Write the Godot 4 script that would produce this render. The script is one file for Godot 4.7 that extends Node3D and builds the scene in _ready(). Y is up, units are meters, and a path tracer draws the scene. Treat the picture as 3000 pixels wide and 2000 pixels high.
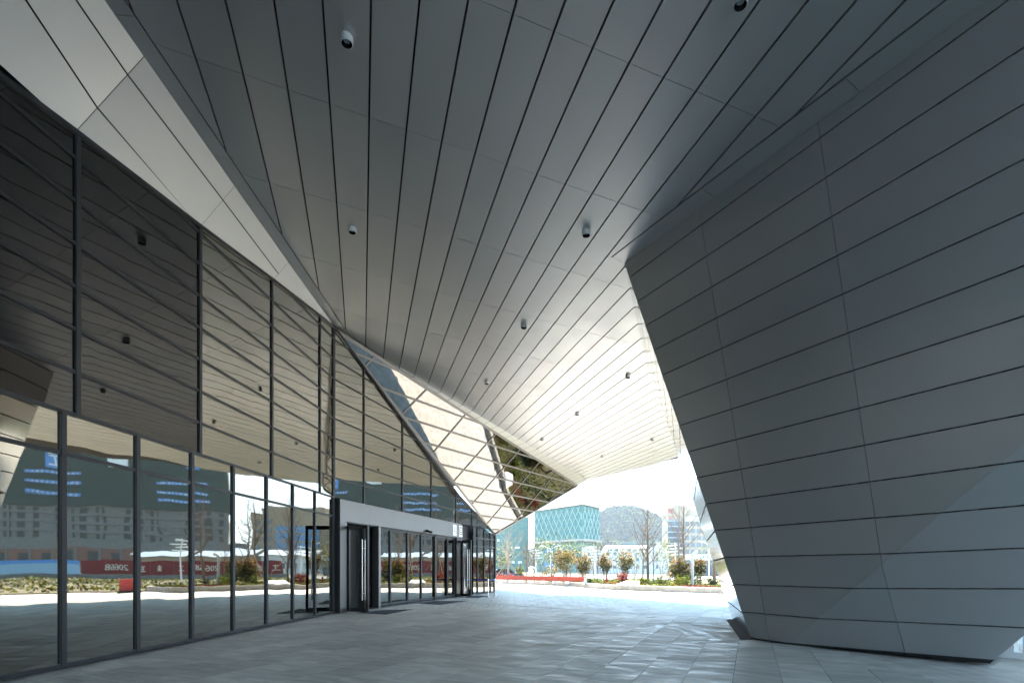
extends Node3D
# Pixel coordinates below are those of the 3000 x 2000 photograph; a pixel gives a direction, the plane it meets gives the distance.
const F := 1570.0
const CX := 1500.0
const HY := 1663.0
const EYE := Vector3(0, 1.6, 0)
var M := {}
var rng := RandomNumberGenerator.new()
var hall: Node3D

func ray(px: float, py: float) -> Vector3:
	return Vector3((px - CX) / F, (HY - py) / F, -1.0)
func on_plane(px: float, py: float, pl: Plane) -> Vector3:
	var d := ray(px, py)
	return EYE + d * ((pl.d - pl.normal.dot(EYE)) / pl.normal.dot(d))
func on_ground(px: float, py: float, y := 0.0) -> Vector3:
	return on_plane(px, py, Plane(Vector3.UP, y))
func at_depth(px: float, py: float, depth: float) -> Vector3:
	return EYE + ray(px, py) * depth

# ---------- building blocks ----------
func new_st() -> SurfaceTool:
	var st := SurfaceTool.new()
	st.begin(Mesh.PRIMITIVE_TRIANGLES)
	return st
func tri(st: SurfaceTool, a: Vector3, b: Vector3, c: Vector3, n: Vector3, ua := Vector2.ZERO, ub := Vector2.ZERO, uc := Vector2.ZERO):
	# wound so that the side n points to is the front
	var flip := (b - a).cross(c - a).dot(n) > 0.0
	st.set_normal(n); st.set_uv(ua); st.add_vertex(a)
	if flip:
		st.set_normal(n); st.set_uv(uc); st.add_vertex(c)
		st.set_normal(n); st.set_uv(ub); st.add_vertex(b)
	else:
		st.set_normal(n); st.set_uv(ub); st.add_vertex(b)
		st.set_normal(n); st.set_uv(uc); st.add_vertex(c)
func quad(st: SurfaceTool, a: Vector3, b: Vector3, c: Vector3, d: Vector3, n: Vector3, size := Vector2.ONE):
	tri(st, a, b, c, n, Vector2(0, 0), Vector2(size.x, 0), size)
	tri(st, a, c, d, n, Vector2(0, 0), size, Vector2(0, size.y))
func face(st: SurfaceTool, a: Vector3, b: Vector3, c: Vector3, d: Vector3, away_from: Vector3):
	var n := (b - a).cross(c - a)
	if n.length() < 1e-12: n = (c - a).cross(d - a)
	n = n.normalized()
	if n.dot((a + b + c + d) / 4.0 - away_from) < 0: n = -n
	quad(st, a, b, c, d, n, Vector2((b - a).length(), (d - a).length()))
# a box spanned by three half axes about a centre
func obox(st: SurfaceTool, c: Vector3, x: Vector3, y: Vector3, z: Vector3):
	for s in [-1.0, 1.0]:
		face(st, c + x * s - y - z, c + x * s + y - z, c + x * s + y + z, c + x * s - y + z, c)
		face(st, c + y * s - x - z, c + y * s + x - z, c + y * s + x + z, c + y * s - x + z, c)
		face(st, c + z * s - x - y, c + z * s + x - y, c + z * s + x + y, c + z * s - x + y, c)
func box(st: SurfaceTool, lo: Vector3, hi: Vector3):
	var c := (lo + hi) / 2.0
	var e := (hi - lo) / 2.0
	obox(st, c, Vector3(e.x, 0, 0), Vector3(0, e.y, 0), Vector3(0, 0, e.z))
# a bar from a to b, w across (along side) and t thick
func bar(st: SurfaceTool, a: Vector3, b: Vector3, side: Vector3, w: float, t: float):
	var along := (b - a) / 2.0
	var s := (side - along.normalized() * side.dot(along.normalized())).normalized()
	var o := along.normalized().cross(s)
	obox(st, (a + b) / 2.0, along, s * w / 2.0, o * t / 2.0)
func tube(st: SurfaceTool, a: Vector3, b: Vector3, ra: float, rb: float, sides := 8, caps := true):
	var ax := (b - a).normalized()
	var u := ax.cross(Vector3.UP if absf(ax.y) < 0.9 else Vector3.RIGHT).normalized()
	var v := ax.cross(u)
	for i in sides:
		var t0 := TAU * i / sides
		var t1 := TAU * (i + 1) / sides
		var d0 := u * cos(t0) + v * sin(t0)
		var d1 := u * cos(t1) + v * sin(t1)
		var p := [a + d0 * ra, a + d1 * ra, b + d1 * rb, b + d0 * rb]
		# smooth normals
		for k in [[0, 1, 2], [0, 2, 3]]:
			var nn := [d0, d1, d1, d0]
			var flip: bool = (p[k[1]] - p[k[0]]).cross(p[k[2]] - p[k[0]]).dot(d0 + d1) > 0
			var order = [k[0], k[2], k[1]] if flip else k
			for j in order:
				st.set_normal(nn[j]); st.set_uv(Vector2(float(i) / sides, j)); st.add_vertex(p[j])
		if caps:
			tri(st, a, a + d0 * ra, a + d1 * ra, -ax)
			tri(st, b, b + d0 * rb, b + d1 * rb, ax)
# a flat piece cut from a surface: poly in the surface's own metres, place maps (x, y, depth behind the face) to the world
func piece(st: SurfaceTool, poly: PackedVector2Array, place: Callable, thick: float):
	if poly.size() < 3: return
	if Geometry2D.is_polygon_clockwise(poly): poly.reverse()
	var ids := Geometry2D.triangulate_polygon(poly)
	if ids.is_empty(): return
	var mid := Vector2.ZERO
	for p in poly: mid += p / poly.size()
	var a0: Vector3 = place.call(mid.x, mid.y, 0.0)
	var n: Vector3 = (a0 - place.call(mid.x, mid.y, 0.1)).normalized()
	for i in range(0, ids.size(), 3):
		var q := [poly[ids[i]], poly[ids[i + 1]], poly[ids[i + 2]]]
		var w := []
		for k in q: w.append(place.call(k.x, k.y, 0.0))
		var fn: Vector3 = (w[1] - w[0]).cross(w[2] - w[0])
		if fn.length() < 1e-9: continue
		fn = fn.normalized()
		if fn.dot(n) < 0: fn = -fn
		tri(st, w[0], w[1], w[2], fn, q[0], q[1], q[2])
	if thick > 0.0:
		var c: Vector3 = place.call(mid.x, mid.y, thick / 2)
		for i in poly.size():
			var a := poly[i]
			var b := poly[(i + 1) % poly.size()]
			face(st, place.call(a.x, a.y, 0.0), place.call(b.x, b.y, 0.0), place.call(b.x, b.y, thick), place.call(a.x, a.y, thick), c)
func rect(x0: float, y0: float, x1: float, y1: float) -> PackedVector2Array:
	return PackedVector2Array([Vector2(x0, y0), Vector2(x1, y0), Vector2(x1, y1), Vector2(x0, y1)])
func cut(poly: PackedVector2Array, by: PackedVector2Array) -> Array:
	var out := []
	for p in Geometry2D.intersect_polygons(poly, by):
		if Geometry2D.is_polygon_clockwise(p): continue
		if absf(area(p)) > 0.004: out.append(p)
	return out
func area(p: PackedVector2Array) -> float:
	var s := 0.0
	for i in p.size():
		var b := p[(i + 1) % p.size()]
		s += p[i].x * b.y - b.x * p[i].y
	return s / 2
func half(poly: PackedVector2Array, o: Vector2, dir: Vector2, left: bool) -> Array:
	# the part of poly on the left (or right) of the line through o along dir
	var n := Vector2(-dir.y, dir.x).normalized() * (1.0 if left else -1.0)
	var d := dir.normalized()
	return cut(poly, PackedVector2Array([o - d * 200, o + d * 200, o + d * 200 + n * 400, o - d * 200 + n * 400]))
func spot(o: Node3D) -> Vector3:
	var p := Vector3.ZERO
	var n: Node = o
	while n != self and n != null:
		p += (n as Node3D).position
		n = n.get_parent()
	return p
# commits a SurfaceTool filled in world metres as one named mesh under a parent that is only moved, never turned
func put(called: String, st: SurfaceTool, m: Material, parent: Node = self) -> MeshInstance3D:
	var o := MeshInstance3D.new()
	o.name = called
	o.mesh = st.commit()
	o.material_override = m
	parent.add_child(o, true)
	if parent != self: o.position = -spot(parent)
	return o
func thing(called: String, label: String, category: String, at := Vector3.ZERO, group := "") -> Node3D:
	var o := Node3D.new()
	o.name = called
	add_child(o, true)
	o.position = at
	return tag(o, label, category, group)
func tag(o: Node3D, label: String, category: String, group := "") -> Node3D:
	o.set_meta("label", label)
	o.set_meta("category", category)
	if group: o.set_meta("group", group)
	return o
func setting(o: Node3D, kind := "structure") -> Node3D:
	o.set_meta("kind", kind)
	return o

# ---------- materials ----------
func lin(r: float, g: float, b: float) -> Color:
	return Color(r, g, b).linear_to_srgb()
func plain(c: Color, rough := 0.8, metal := 0.0) -> StandardMaterial3D:
	var m := StandardMaterial3D.new()
	m.albedo_color = c
	m.roughness = rough
	m.metallic = metal
	return m
func noise_tex(freq: float, seed_: int, size := 512, normal := 0.0, octaves := 4, ramp: Array = []) -> NoiseTexture2D:
	var n := FastNoiseLite.new()
	n.noise_type = FastNoiseLite.TYPE_SIMPLEX_SMOOTH
	n.frequency = freq
	n.seed = seed_
	n.fractal_octaves = octaves
	var t := NoiseTexture2D.new()
	t.width = size; t.height = size
	t.seamless = true
	t.noise = n
	if normal > 0:
		t.as_normal_map = true
		t.bump_strength = normal
	if ramp.size():
		var g := Gradient.new()
		g.offsets = PackedFloat32Array(range(ramp.size()).map(func(i): return float(i) / (ramp.size() - 1)))
		g.colors = PackedColorArray(ramp)
		t.color_ramp = g
	return t
func mottled(a: Color, b: Color, scale: float, seed_: int, rough := 0.85, metal := 0.0, freq := 0.02, octaves := 5) -> StandardMaterial3D:
	var m := plain(Color.WHITE, rough, metal)
	m.albedo_texture = noise_tex(freq, seed_, 512, 0.0, octaves, [a, a.lerp(b, 0.5), b])
	m.uv1_triplanar = true
	m.uv1_world_triplanar = true
	m.uv1_scale = Vector3.ONE * scale
	return m

func make_materials():
	M.metal_set = []
	var smudge := noise_tex(0.012, 8, 512, 0.0, 4, [Color(0.6, 0.6, 0.6), Color(0.68, 0.68, 0.68), Color(0.78, 0.78, 0.78)])
	var bump := noise_tex(0.006, 5, 512, 2.0, 2)
	for t in [Color(0.385, 0.392, 0.395), Color(0.37, 0.38, 0.387), Color(0.40, 0.398, 0.402), Color(0.375, 0.388, 0.388), Color(0.405, 0.41, 0.412)]:
		var m := plain(lin(t.r * 1.1, t.g * 1.1, t.b * 1.1), 0.42, 0.72)
		m.normal_enabled = true
		m.normal_texture = bump
		m.normal_scale = 0.09
		m.uv1_scale = Vector3(0.16, 0.16, 1)
		m.roughness_texture = smudge
		m.roughness = 0.6
		M.metal_set.append(m)
	M.metal = M.metal_set[1]
	M.flank = plain(lin(0.62, 0.63, 0.64), 0.12, 0.95)
	M.clip = plain(lin(0.16, 0.165, 0.17), 0.6, 0.5)
	M.dark = plain(lin(0.02, 0.021, 0.023), 0.8)
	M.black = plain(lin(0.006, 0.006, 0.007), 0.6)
	M.black_gloss = plain(lin(0.015, 0.014, 0.014), 0.25, 0.3)
	M.frame = plain(lin(0.028, 0.03, 0.034), 0.45, 0.3)
	M.frame_light = plain(lin(0.14, 0.135, 0.13), 0.45, 0.4)
	M.chrome = plain(lin(0.7, 0.7, 0.7), 0.2, 1.0)
	var wave := noise_tex(0.004, 11, 512, 3.0, 2)
	for g in [["glass_low", Color(0.25, 0.243, 0.215), 0.05], ["mirror", Color(0.185, 0.179, 0.171), 0.05]]:
		var m := plain(lin(g[1].r, g[1].g, g[1].b), 0.015, 1.0)
		m.normal_enabled = true
		m.normal_texture = wave
		m.normal_scale = g[2] * 1.7
		m.uv1_scale = Vector3(0.28, 0.28, 1)
		M[g[0]] = m
	# the first bays carry black enamelled spandrel glass, uncoated
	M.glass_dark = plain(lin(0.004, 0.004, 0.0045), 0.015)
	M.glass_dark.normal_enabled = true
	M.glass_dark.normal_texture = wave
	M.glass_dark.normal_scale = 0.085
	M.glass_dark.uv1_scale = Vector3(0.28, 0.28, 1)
	M.glass_up = M.glass_low
	M.glass_door = M.glass_low
	M.door_glass = plain(Color(0.2, 0.23, 0.23, 0.3), 0.02)
	M.door_glass.transparency = BaseMaterial3D.TRANSPARENCY_ALPHA
	M.steel = plain(lin(0.19, 0.188, 0.186), 0.42, 0.9)
	M.paving = mottled(Color(0.44, 0.45, 0.455), Color(0.54, 0.545, 0.55), 0.23, 21, 0.55)
	M.earth = mottled(Color(0.30, 0.28, 0.22), Color(0.42, 0.40, 0.33), 0.05, 22, 0.95)

	M.leaf = leaf_mat()
	M.leaf_far = leaf_mat()
	M.leaf_far.backlight = Color(0.35, 0.37, 0.25)
	M.bark = [plain(lin(0.16, 0.11, 0.075), 0.9), plain(lin(0.30, 0.26, 0.22), 0.9), plain(lin(0.20, 0.17, 0.15), 0.9)]
	M.stake = plain(lin(0.36, 0.26, 0.17), 0.85)
	M.concrete = mottled(Color(0.56, 0.55, 0.53), Color(0.70, 0.69, 0.67), 0.5, 31, 0.9, 0.0, 0.012)
	M.soil = mottled(Color(0.22, 0.23, 0.13), Color(0.36, 0.34, 0.20), 0.3, 32, 0.95)
	M.rubble_soil = mottled(Color(0.40, 0.36, 0.27), Color(0.56, 0.53, 0.45), 0.12, 33, 0.95)
	M.red_wood = mottled(Color(0.55, 0.16, 0.09), Color(0.66, 0.24, 0.14), 0.9, 34, 0.6)
	M.white_paint = plain(lin(0.74, 0.75, 0.75), 0.5)
	M.cream_paint = plain(lin(0.62, 0.58, 0.5), 0.6)
	M.grey_paint = plain(lin(0.36, 0.37, 0.38), 0.5)
	M.red_paint = plain(lin(0.45, 0.05, 0.05), 0.5)
	M.car_blue = plain(lin(0.03, 0.05, 0.12), 0.25, 0.2)
	M.net = mottled(Color(0.25, 0.38, 0.345), Color(0.33, 0.46, 0.415), 0.06, 35, 0.9)
	M.net_dark = plain(lin(0.04, 0.13, 0.125), 0.9)
	M.net_deep = mottled(Color(0.04, 0.13, 0.105), Color(0.06, 0.18, 0.145), 0.05, 36, 0.9)
	M.net_black = plain(lin(0.008, 0.022, 0.018), 0.9)
	M.scaffold = plain(lin(0.30, 0.26, 0.22), 0.8)
	M.banner_blue = plain(lin(0.06, 0.22, 0.55), 0.7)
	M.pale_wall = plain(lin(0.46, 0.45, 0.44), 0.9)
	M.pale_roof = plain(lin(0.52, 0.55, 0.57), 0.7)
	M.beige = mottled(Color(0.62, 0.54, 0.45), Color(0.68, 0.60, 0.51), 0.1, 37, 0.85)
	M.sign_cream = plain(lin(0.42, 0.39, 0.32), 0.8)
	M.far_glass = plain(lin(0.06, 0.09, 0.11), 0.15, 0.2)
	M.far_band = plain(lin(0.34, 0.37, 0.40), 0.8)
	M.far_dark = plain(lin(0.06, 0.06, 0.065), 0.8)
	M.far_green = plain(lin(0.06, 0.085, 0.04), 0.95)
	M.bare_concrete = mottled(Color(0.36, 0.35, 0.345), Color(0.48, 0.47, 0.455), 0.08, 38, 0.95)
	M.brick = mottled(Color(0.42, 0.25, 0.20), Color(0.52, 0.33, 0.27), 0.12, 39, 0.95)
	M.tan = mottled(Color(0.50, 0.42, 0.33), Color(0.58, 0.50, 0.40), 0.08, 40, 0.9)
	M.blue_glass = plain(lin(0.03, 0.13, 0.26), 0.15, 0.3)
	M.blue_roof = plain(lin(0.28, 0.36, 0.44), 0.6)
	M.dark_red = mottled(Color(0.36, 0.07, 0.08), Color(0.45, 0.11, 0.11), 0.2, 41, 0.8)
	M.pale_blue = plain(lin(0.25, 0.40, 0.55), 0.8)
	M.lamp_white = plain(lin(0.55, 0.56, 0.57), 0.4)
	M.lens = plain(lin(0.25, 0.28, 0.3), 0.1, 0.3)
	M.belt_blue = plain(lin(0.01, 0.03, 0.20), 0.7)
	M.mat_blue = mottled(Color(0.13, 0.15, 0.20), Color(0.19, 0.21, 0.27), 1.5, 42, 0.95)
	M.pale_stone = mottled(Color(0.58, 0.58, 0.57), Color(0.68, 0.68, 0.67), 0.6, 43, 0.5)
	M.road = mottled(Color(0.45, 0.45, 0.44), Color(0.53, 0.53, 0.52), 0.1, 44, 0.9)
	M.gravel = mottled(Color(0.13, 0.12, 0.11), Color(0.26, 0.24, 0.22), 3.0, 45, 0.9)
	M.mortar = plain(lin(0.09, 0.09, 0.092), 0.9)
	M.lattice = plain(lin(0.30, 0.40, 0.38), 0.8)
	# paving stone with a fine streaky grain along the short side of the slabs
	var streak := streak_image(51, 0.79, 0.19)
	var rough_img := streak_image(52, 0.66, 0.62)
	M.slab_set = []
	for i in 4:
		var s := plain(Color(0.92, 0.92, 0.91) * [0.93, 1.0, 1.05, 0.97][i], 0.5)
		s.albedo_texture = streak
		s.roughness_texture = rough_img
		s.roughness = 0.85
		s.uv1_scale = Vector3(0.33, 0.17, 1)
		M.slab_set.append(s)
	M.paving_sheet = plain(Color(0.93, 0.93, 0.92), 0.85)
	M.paving_sheet.albedo_texture = streak
	M.paving_sheet.roughness_texture = rough_img
	M.paving_sheet.uv1_scale = Vector3(0.17, 0.33, 1)

# grey stone: bands of streaks, coarse stains and grit
func streak_image(seed_: int, mid: float, swing: float) -> ImageTexture:
	var n := FastNoiseLite.new()
	n.seed = seed_
	n.noise_type = FastNoiseLite.TYPE_SIMPLEX_SMOOTH
	n.frequency = 1.0
	n.fractal_octaves = 4
	var s := 512
	var img := Image.create(s, s, false, Image.FORMAT_RGB8)
	var r := RandomNumberGenerator.new()
	r.seed = seed_
	for y in s:
		for x in s:
			# wraps round on a torus so that the pattern tiles
			var a := TAU * x / s
			var b := TAU * y / s
			var v := n.get_noise_3d(cos(a) * 6.0 + 40.0, sin(a) * 6.0, (cos(b) + 1.7) * 0.5) * 0.55
			v += n.get_noise_3d(cos(a) * 1.2, sin(a) * 1.2 + cos(b) * 1.1 + 9.0, sin(b) * 1.1) * 0.5
			v += r.randf_range(-0.12, 0.12)
			var g := clampf(mid + v * swing, 0.0, 1.0)
			img.set_pixel(x, y, Color(g * 1.02, g, g * 0.975))
	img.generate_mipmaps()
	return ImageTexture.create_from_image(img)

func build_ground():
	var st := new_st()
	quad(st, Vector3(-1500, -0.08, 500), Vector3(1500, -0.08, 500), Vector3(1500, -0.08, -2500), Vector3(-1500, -0.08, -2500), Vector3.UP)
	setting(put("ground", st, M.earth))

# ---------- the hall ----------
const G := Vector3(-0.26929, 0, -0.96306)      # the way the ceiling grooves run
const H := Vector3(0.96306, 0, -0.26929)       # level, square to them
const C0 := 9.918                              # ceiling height above the line q = 0
const CK := 0.127                              # how much the ceiling sinks per metre of q
var ceil_plane: Plane
var mirror_plane: Plane
var wall_corner := [Vector3(-8.376, 0, 8.0), Vector3(-6.24, 0, -18.7), Vector3(-3.1, 0, -29.3), Vector3(-1.13, 0, -34.9)]
var A3: Vector3
var B3: Vector3
var C3: Vector3

func cpos(t: float, q: float, depth: float) -> Vector3:
	return G * t + H * q + Vector3(0, C0 - CK * q + depth, 0)
func ctq(p: Vector3) -> Vector2:
	return Vector2(p.dot(G), p.dot(H))
func cpx(px: float, py: float) -> Vector2:
	return ctq(on_plane(px, py, ceil_plane))
func seg_plane(i: int) -> Plane:
	return Plane(seg_n(i), wall_corner[i].dot(seg_n(i)))
func seg_dir(i: int) -> Vector3:
	return (wall_corner[i + 1] - wall_corner[i]).normalized()
func seg_n(i: int) -> Vector3:
	return seg_dir(i).cross(Vector3.UP)
func seg_place(i: int, out := 0.0) -> Callable:
	var o: Vector3 = wall_corner[i] + seg_n(i) * out
	var e := seg_dir(i)
	var n := seg_n(i)
	return func(s, y, d): return o + e * s + Vector3(0, y, 0) - n * d
func seg_px(i: int, px: float, py := 1663.0) -> Vector2:
	var p := on_plane(px, py, seg_plane(i))
	return Vector2((p - wall_corner[i]).dot(seg_dir(i)), p.y)
# clip a line to a polygon, giving the pieces as pairs
func clip_line(a: Vector2, b: Vector2, poly: PackedVector2Array) -> Array:
	var out := []
	for l in Geometry2D.intersect_polyline_with_polygon(PackedVector2Array([a, b]), poly):
		if l.size() >= 2: out.append([l[0], l[l.size() - 1]])
	return out
func frame_bar(called: String, a: Vector2, b: Vector2, place: Callable, w: float, proud: float, back: float, m: Material, parent: Node):
	var st := new_st()
	var d := (b - a).normalized()
	var n := Vector2(-d.y, d.x) * w / 2
	var shifted := func(x, y, depth): return place.call(x, y, depth - proud)
	piece(st, PackedVector2Array([a - n, b - n, b + n, a + n]), shifted, proud + back)
	put(called, st, m, parent)
# panes and bars over one flat stretch of glass
func glaze(parent: Node, place: Callable, outline: PackedVector2Array, xs: Array, ys: Array, mats: Callable, mw: float, tw: float, proud := 0.05):
	for i in xs.size() - 1:
		for j in ys.size() - 1:
			for p in cut(outline, rect(xs[i] + mw * 0.3, ys[j] + tw * 0.3, xs[i + 1] - mw * 0.3, ys[j + 1] - tw * 0.3)):
				var st := new_st()
				# every pane sits a hair out of true, as real panes do
				var mid := Vector2((xs[i] + xs[i + 1]) / 2, (ys[j] + ys[j + 1]) / 2)
				var kx := rng.randf_range(-0.0016, 0.0016)
				var ky := rng.randf_range(-0.0016, 0.0016)
				var off := Vector2(rng.randf() * 40, rng.randf() * 40)
				var moved := PackedVector2Array()
				for v in p: moved.append(v + off)
				piece(st, moved, func(x, y, d): return place.call(x - off.x, y - off.y, d + (x - off.x - mid.x) * kx + (y - off.y - mid.y) * ky), 0.02)
				put("glass_pane", st, mats.call(mid.x, mid.y), parent)
	for x in xs:
		for l in clip_line(Vector2(x, -5), Vector2(x, 30), outline):
			frame_bar("mullion", l[0], l[1], place, mw, proud, 0.06, M.frame, parent)
	for i in range(ys.size()):
		for l in clip_line(Vector2(-5, ys[i]), Vector2(60, ys[i]), outline):
			frame_bar("transom", l[0], l[1], place, tw, proud - 0.012, 0.06, M.frame, parent)

func build_hall():
	hall = thing("exhibition_hall", "silver metal clad hall with tall glass wall, sweeping canopy and leaning pillar", "building", Vector3(-3, 0, -22))
	ceil_plane = Plane((H * CK + Vector3.UP).normalized(), C0 / sqrt(1 + CK * CK))
	A3 = on_plane(984, 967, seg_plane(1))
	B3 = on_plane(1455, 1566, seg_plane(2))
	B3 = wall_corner[3] + Vector3(0, B3.y, 0)
	C3 = at_depth(1692, 1422, 38.2)
	mirror_plane = Plane(A3, B3, C3)
	if mirror_plane.normal.x < 0: mirror_plane = -mirror_plane
	build_ceiling()
	build_pillar()
	build_band()
	build_glass_wall()
	build_mirror()
	build_mass()
	build_entrance()

func build_ceiling():
	var back := new_st()
	var l0 := cpx(421, 166)
	var l1 := cpx(985, 966)
	var ld := (l1 - l0).normalized()
	var near_l := l0 - ld * 18.0
	var kink0 := cpx(1000, 976)
	var tip := cpx(1721, 1406)
	var far_r := cpx(1993, 1345)
	var fd := (far_r - tip).normalized()
	var far_x := far_r + fd * 16.0
	var pj := pillar_top()                       # where the pillar meets the ceiling: [corner, way back towards the viewer]
	var pc: Vector2 = pj[0]
	var pd: Vector2 = pj[1]
	var outline := PackedVector2Array([near_l, l1, kink0, tip, far_r, far_x, pc + Vector2(3.0, 5.0), pc, pc + pd * 21.0])
	var under := PackedVector2Array()
	for p in outline: under.append(p)
	piece(back, PackedVector2Array([near_l, l1, kink0, tip, far_r, far_x, pc + pd * 21.0 + Vector2(0, 16)]), func(x, y, d): return cpos(x, y, 0.07 + d), 0.02)
	var canopy := put("canopy", back, M.dark, hall)
	if Geometry2D.is_polygon_clockwise(outline): outline.reverse()
	# borders along the left edge and along the pillar
	var ln := Vector2(-ld.y, ld.x)
	if ln.dot(tip - l0) < 0: ln = -ln
	var pn := Vector2(-pd.y, pd.x)
	if pn.dot(l0 - pc) < 0: pn = -pn
	var inner := outline
	var keep := PackedVector2Array([near_l + ln * 0.36 - ld * 20, near_l + ln * 0.36 + ld * 120, near_l + ln * 160 + ld * 120, near_l + ln * 160 - ld * 20])
	inner = cut(inner, keep)[0]
	var pkeep := PackedVector2Array([pc + pn * 0.42, pc + pn * 0.42 + pd * 60, pc + pn * 160 + pd * 60, pc + pn * 160 - pd * 100, pc - pn * 60 - pd * 100, pc - pn * 60])
	inner = cut(inner, pkeep)[0]
	# groove lines: evenly spread in the picture they come from
	var qs := []
	for i in range(-12, 34):
		var w := 0.0153 + 0.0857 * i
		var c := 0.96306
		qs.append(w * c * (C0 - 1.6) / (1.0 + w * c * CK))
	var t0 := cpx(1080, 343).x
	var ts := []
	for j in range(-9, 16): ts.append(t0 + 2.72 * j)
	for i in qs.size() - 1:
		for j in ts.size() - 1:
			var a: float = ts[j]
			var b: float = ts[j + 1]
			if b < 4.0:                        # out of the picture, above and behind the viewer: one long sheet
				if j > 0: continue
				b = ts[6]
			if j < 6 and j > 0: continue
			for p in cut(inner, rect(a + 0.004, qs[i] + 0.017, b - 0.004, qs[i + 1] - 0.017)):
				panel("ceiling_panel", p, cpos, canopy)
	for j in range(-3, 16):
		var a := near_l + ld * (2.82 * j + 0.4)
		var strip := PackedVector2Array([a + ld * 0.004, a + ld * 2.816, a + ld * 2.816 + ln * 0.33, a + ld * 0.004 + ln * 0.33])
		for p in cut(outline, strip): panel("border_panel", p, cpos, canopy)
	for j in range(0, 8):
		var a := pc + pd * (2.8 * j)
		var strip := PackedVector2Array([a + pd * 0.004, a + pd * 2.796, a + pd * 2.796 + pn * 0.385, a + pd * 0.004 + pn * 0.385])
		for p in cut(outline, strip): panel("border_panel", p, cpos, canopy)
	# the bright turned-down strip between ceiling and mirror
	var last: Array = []
	var fascia_back := new_st()
	face(fascia_back, cpos(kink0.x, kink0.y, 0.05), cpos(tip.x, tip.y, 0.05), C3 + Vector3(0, 0.05, 0), A3 + Vector3(0, 0.05, 0), Vector3(0, 100, -30))
	var fascia := put("fascia", fascia_back, M.dark, hall)
	var kd := (tip - kink0).normalized()
	for i in range(1, 34):
		var pts := clip_line(Vector2(-30, qs[i + 11]), Vector2(120, qs[i + 11]), PackedVector2Array([kink0 - kd * 30, tip + kd * 3, tip + kd * 3 + ln * 40, kink0 - kd * 30 + ln * 40]))
		if pts.is_empty(): continue
		var t: Vector2 = pts[0][1] if pts[0][1].x > pts[0][0].x else pts[0][0]
		var f := (t - kink0).dot(kd) / (tip - kink0).length()
		if f < 0.02 or f > 1.0: continue
		var k3 := cpos(t.x, t.y, 0.0)
		var g := clampf(f - 0.002 - 0.004 * f, 0.0, 1.0)
		# the groove on the strip runs straight down the slope of the mirror's edge
		var e3 := A3.lerp(C3, clampf(g * 0.985 + 0.012, 0, 1))
		if last.size():
			fascia_cell(last[0], k3, e3, last[1], fascia)
		else:
			fascia_cell(cpos(kink0.x, kink0.y, 0.0), k3, e3, A3, fascia)
		last = [k3, e3]
	fascia_cell(last[0], cpos(tip.x, tip.y, 0.0), C3, last[1], fascia)
func fascia_cell(a: Vector3, b: Vector3, c: Vector3, d: Vector3, parent: Node):
	var st := new_st()
	var u := (b - a).normalized() * 0.012
	if (b - a).length() < 0.1: return
	var s := (c - d).normalized() * 0.012
	face(st, a + u, b - u, c - s, d + s, Vector3(0, 200, -60))
	var o := put("fascia_panel", st, M.metal, parent)
func panel(called: String, p: PackedVector2Array, place: Callable, parent: Node):
	var st := new_st()
	var kx := rng.randf_range(-0.0012, 0.0012)
	var ky := rng.randf_range(-0.0012, 0.0012)
	var mid := Vector2.ZERO
	for v in p: mid += v / p.size()
	piece(st, p, func(x, y, d): return place.call(x, y, d + clampf((x - mid.x) * kx + (y - mid.y) * ky, -0.004, 0.004)), 0.05)
	put(called, st, M.metal_set[rng.randi() % M.metal_set.size()], parent)

# ---------- the leaning pillar ----------
const PG := Vector3(0.46295, 0, 0.88638)      # along its grooves, towards the viewer's right
var p_org: Vector3
var p_up: Vector3
var p_n: Vector3
var p_plane: Plane
var crease_o: Vector2
var crease_d: Vector2
func pillar_setup():
	p_org = on_ground(2201, 1873)
	var lo := 0.02
	var hi := 0.4
	for i in 40:
		var a := (lo + hi) / 2
		pillar_lean(a)
		var p := on_plane(1830, 772, p_plane)
		if p.y > ceil_plane_y(p): lo = a
		else: hi = a
	var d := on_plane(3000, 1300, p_plane)
	crease_o = psv(d)
	crease_d = (psv(on_plane(2340, 1862, p_plane)) - crease_o).normalized()
func ceil_plane_y(p: Vector3) -> float:
	return C0 - CK * p.dot(H)
func pillar_lean(a: float):
	var across := Vector3(PG.z, 0, -PG.x)     # level, into the pillar
	p_up = -across * sin(a) + Vector3.UP * cos(a)
	p_n = PG.cross(p_up).normalized()
	p_plane = Plane(p_n, p_org.dot(p_n))
func psv(p: Vector3) -> Vector2:
	return Vector2((p - p_org).dot(PG), (p - p_org).dot(p_up))
func ppx(px: float, py: float) -> Vector2:
	return psv(on_plane(px, py, p_plane))
const FOLD := -0.25
func ppos(s: float, v: float, d: float) -> Vector3:
	# below the crease the face bends outwards
	var off := (Vector2(s, v) - crease_o).cross(crease_d)
	var out := maxf(0.0, -off * crease_sign) * FOLD
	return p_org + PG * s + p_up * v + p_n * (out - d)
var crease_sign := 1.0
func pillar_top() -> Array:
	if p_org == Vector3.ZERO: pillar_setup()
	var c := on_plane(1830, 772, p_plane)
	var dir := ceil_plane.normal.cross(p_n).normalized()
	if dir.z < 0: dir = -dir
	return [ctq(c), ctq(dir).normalized()]
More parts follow.
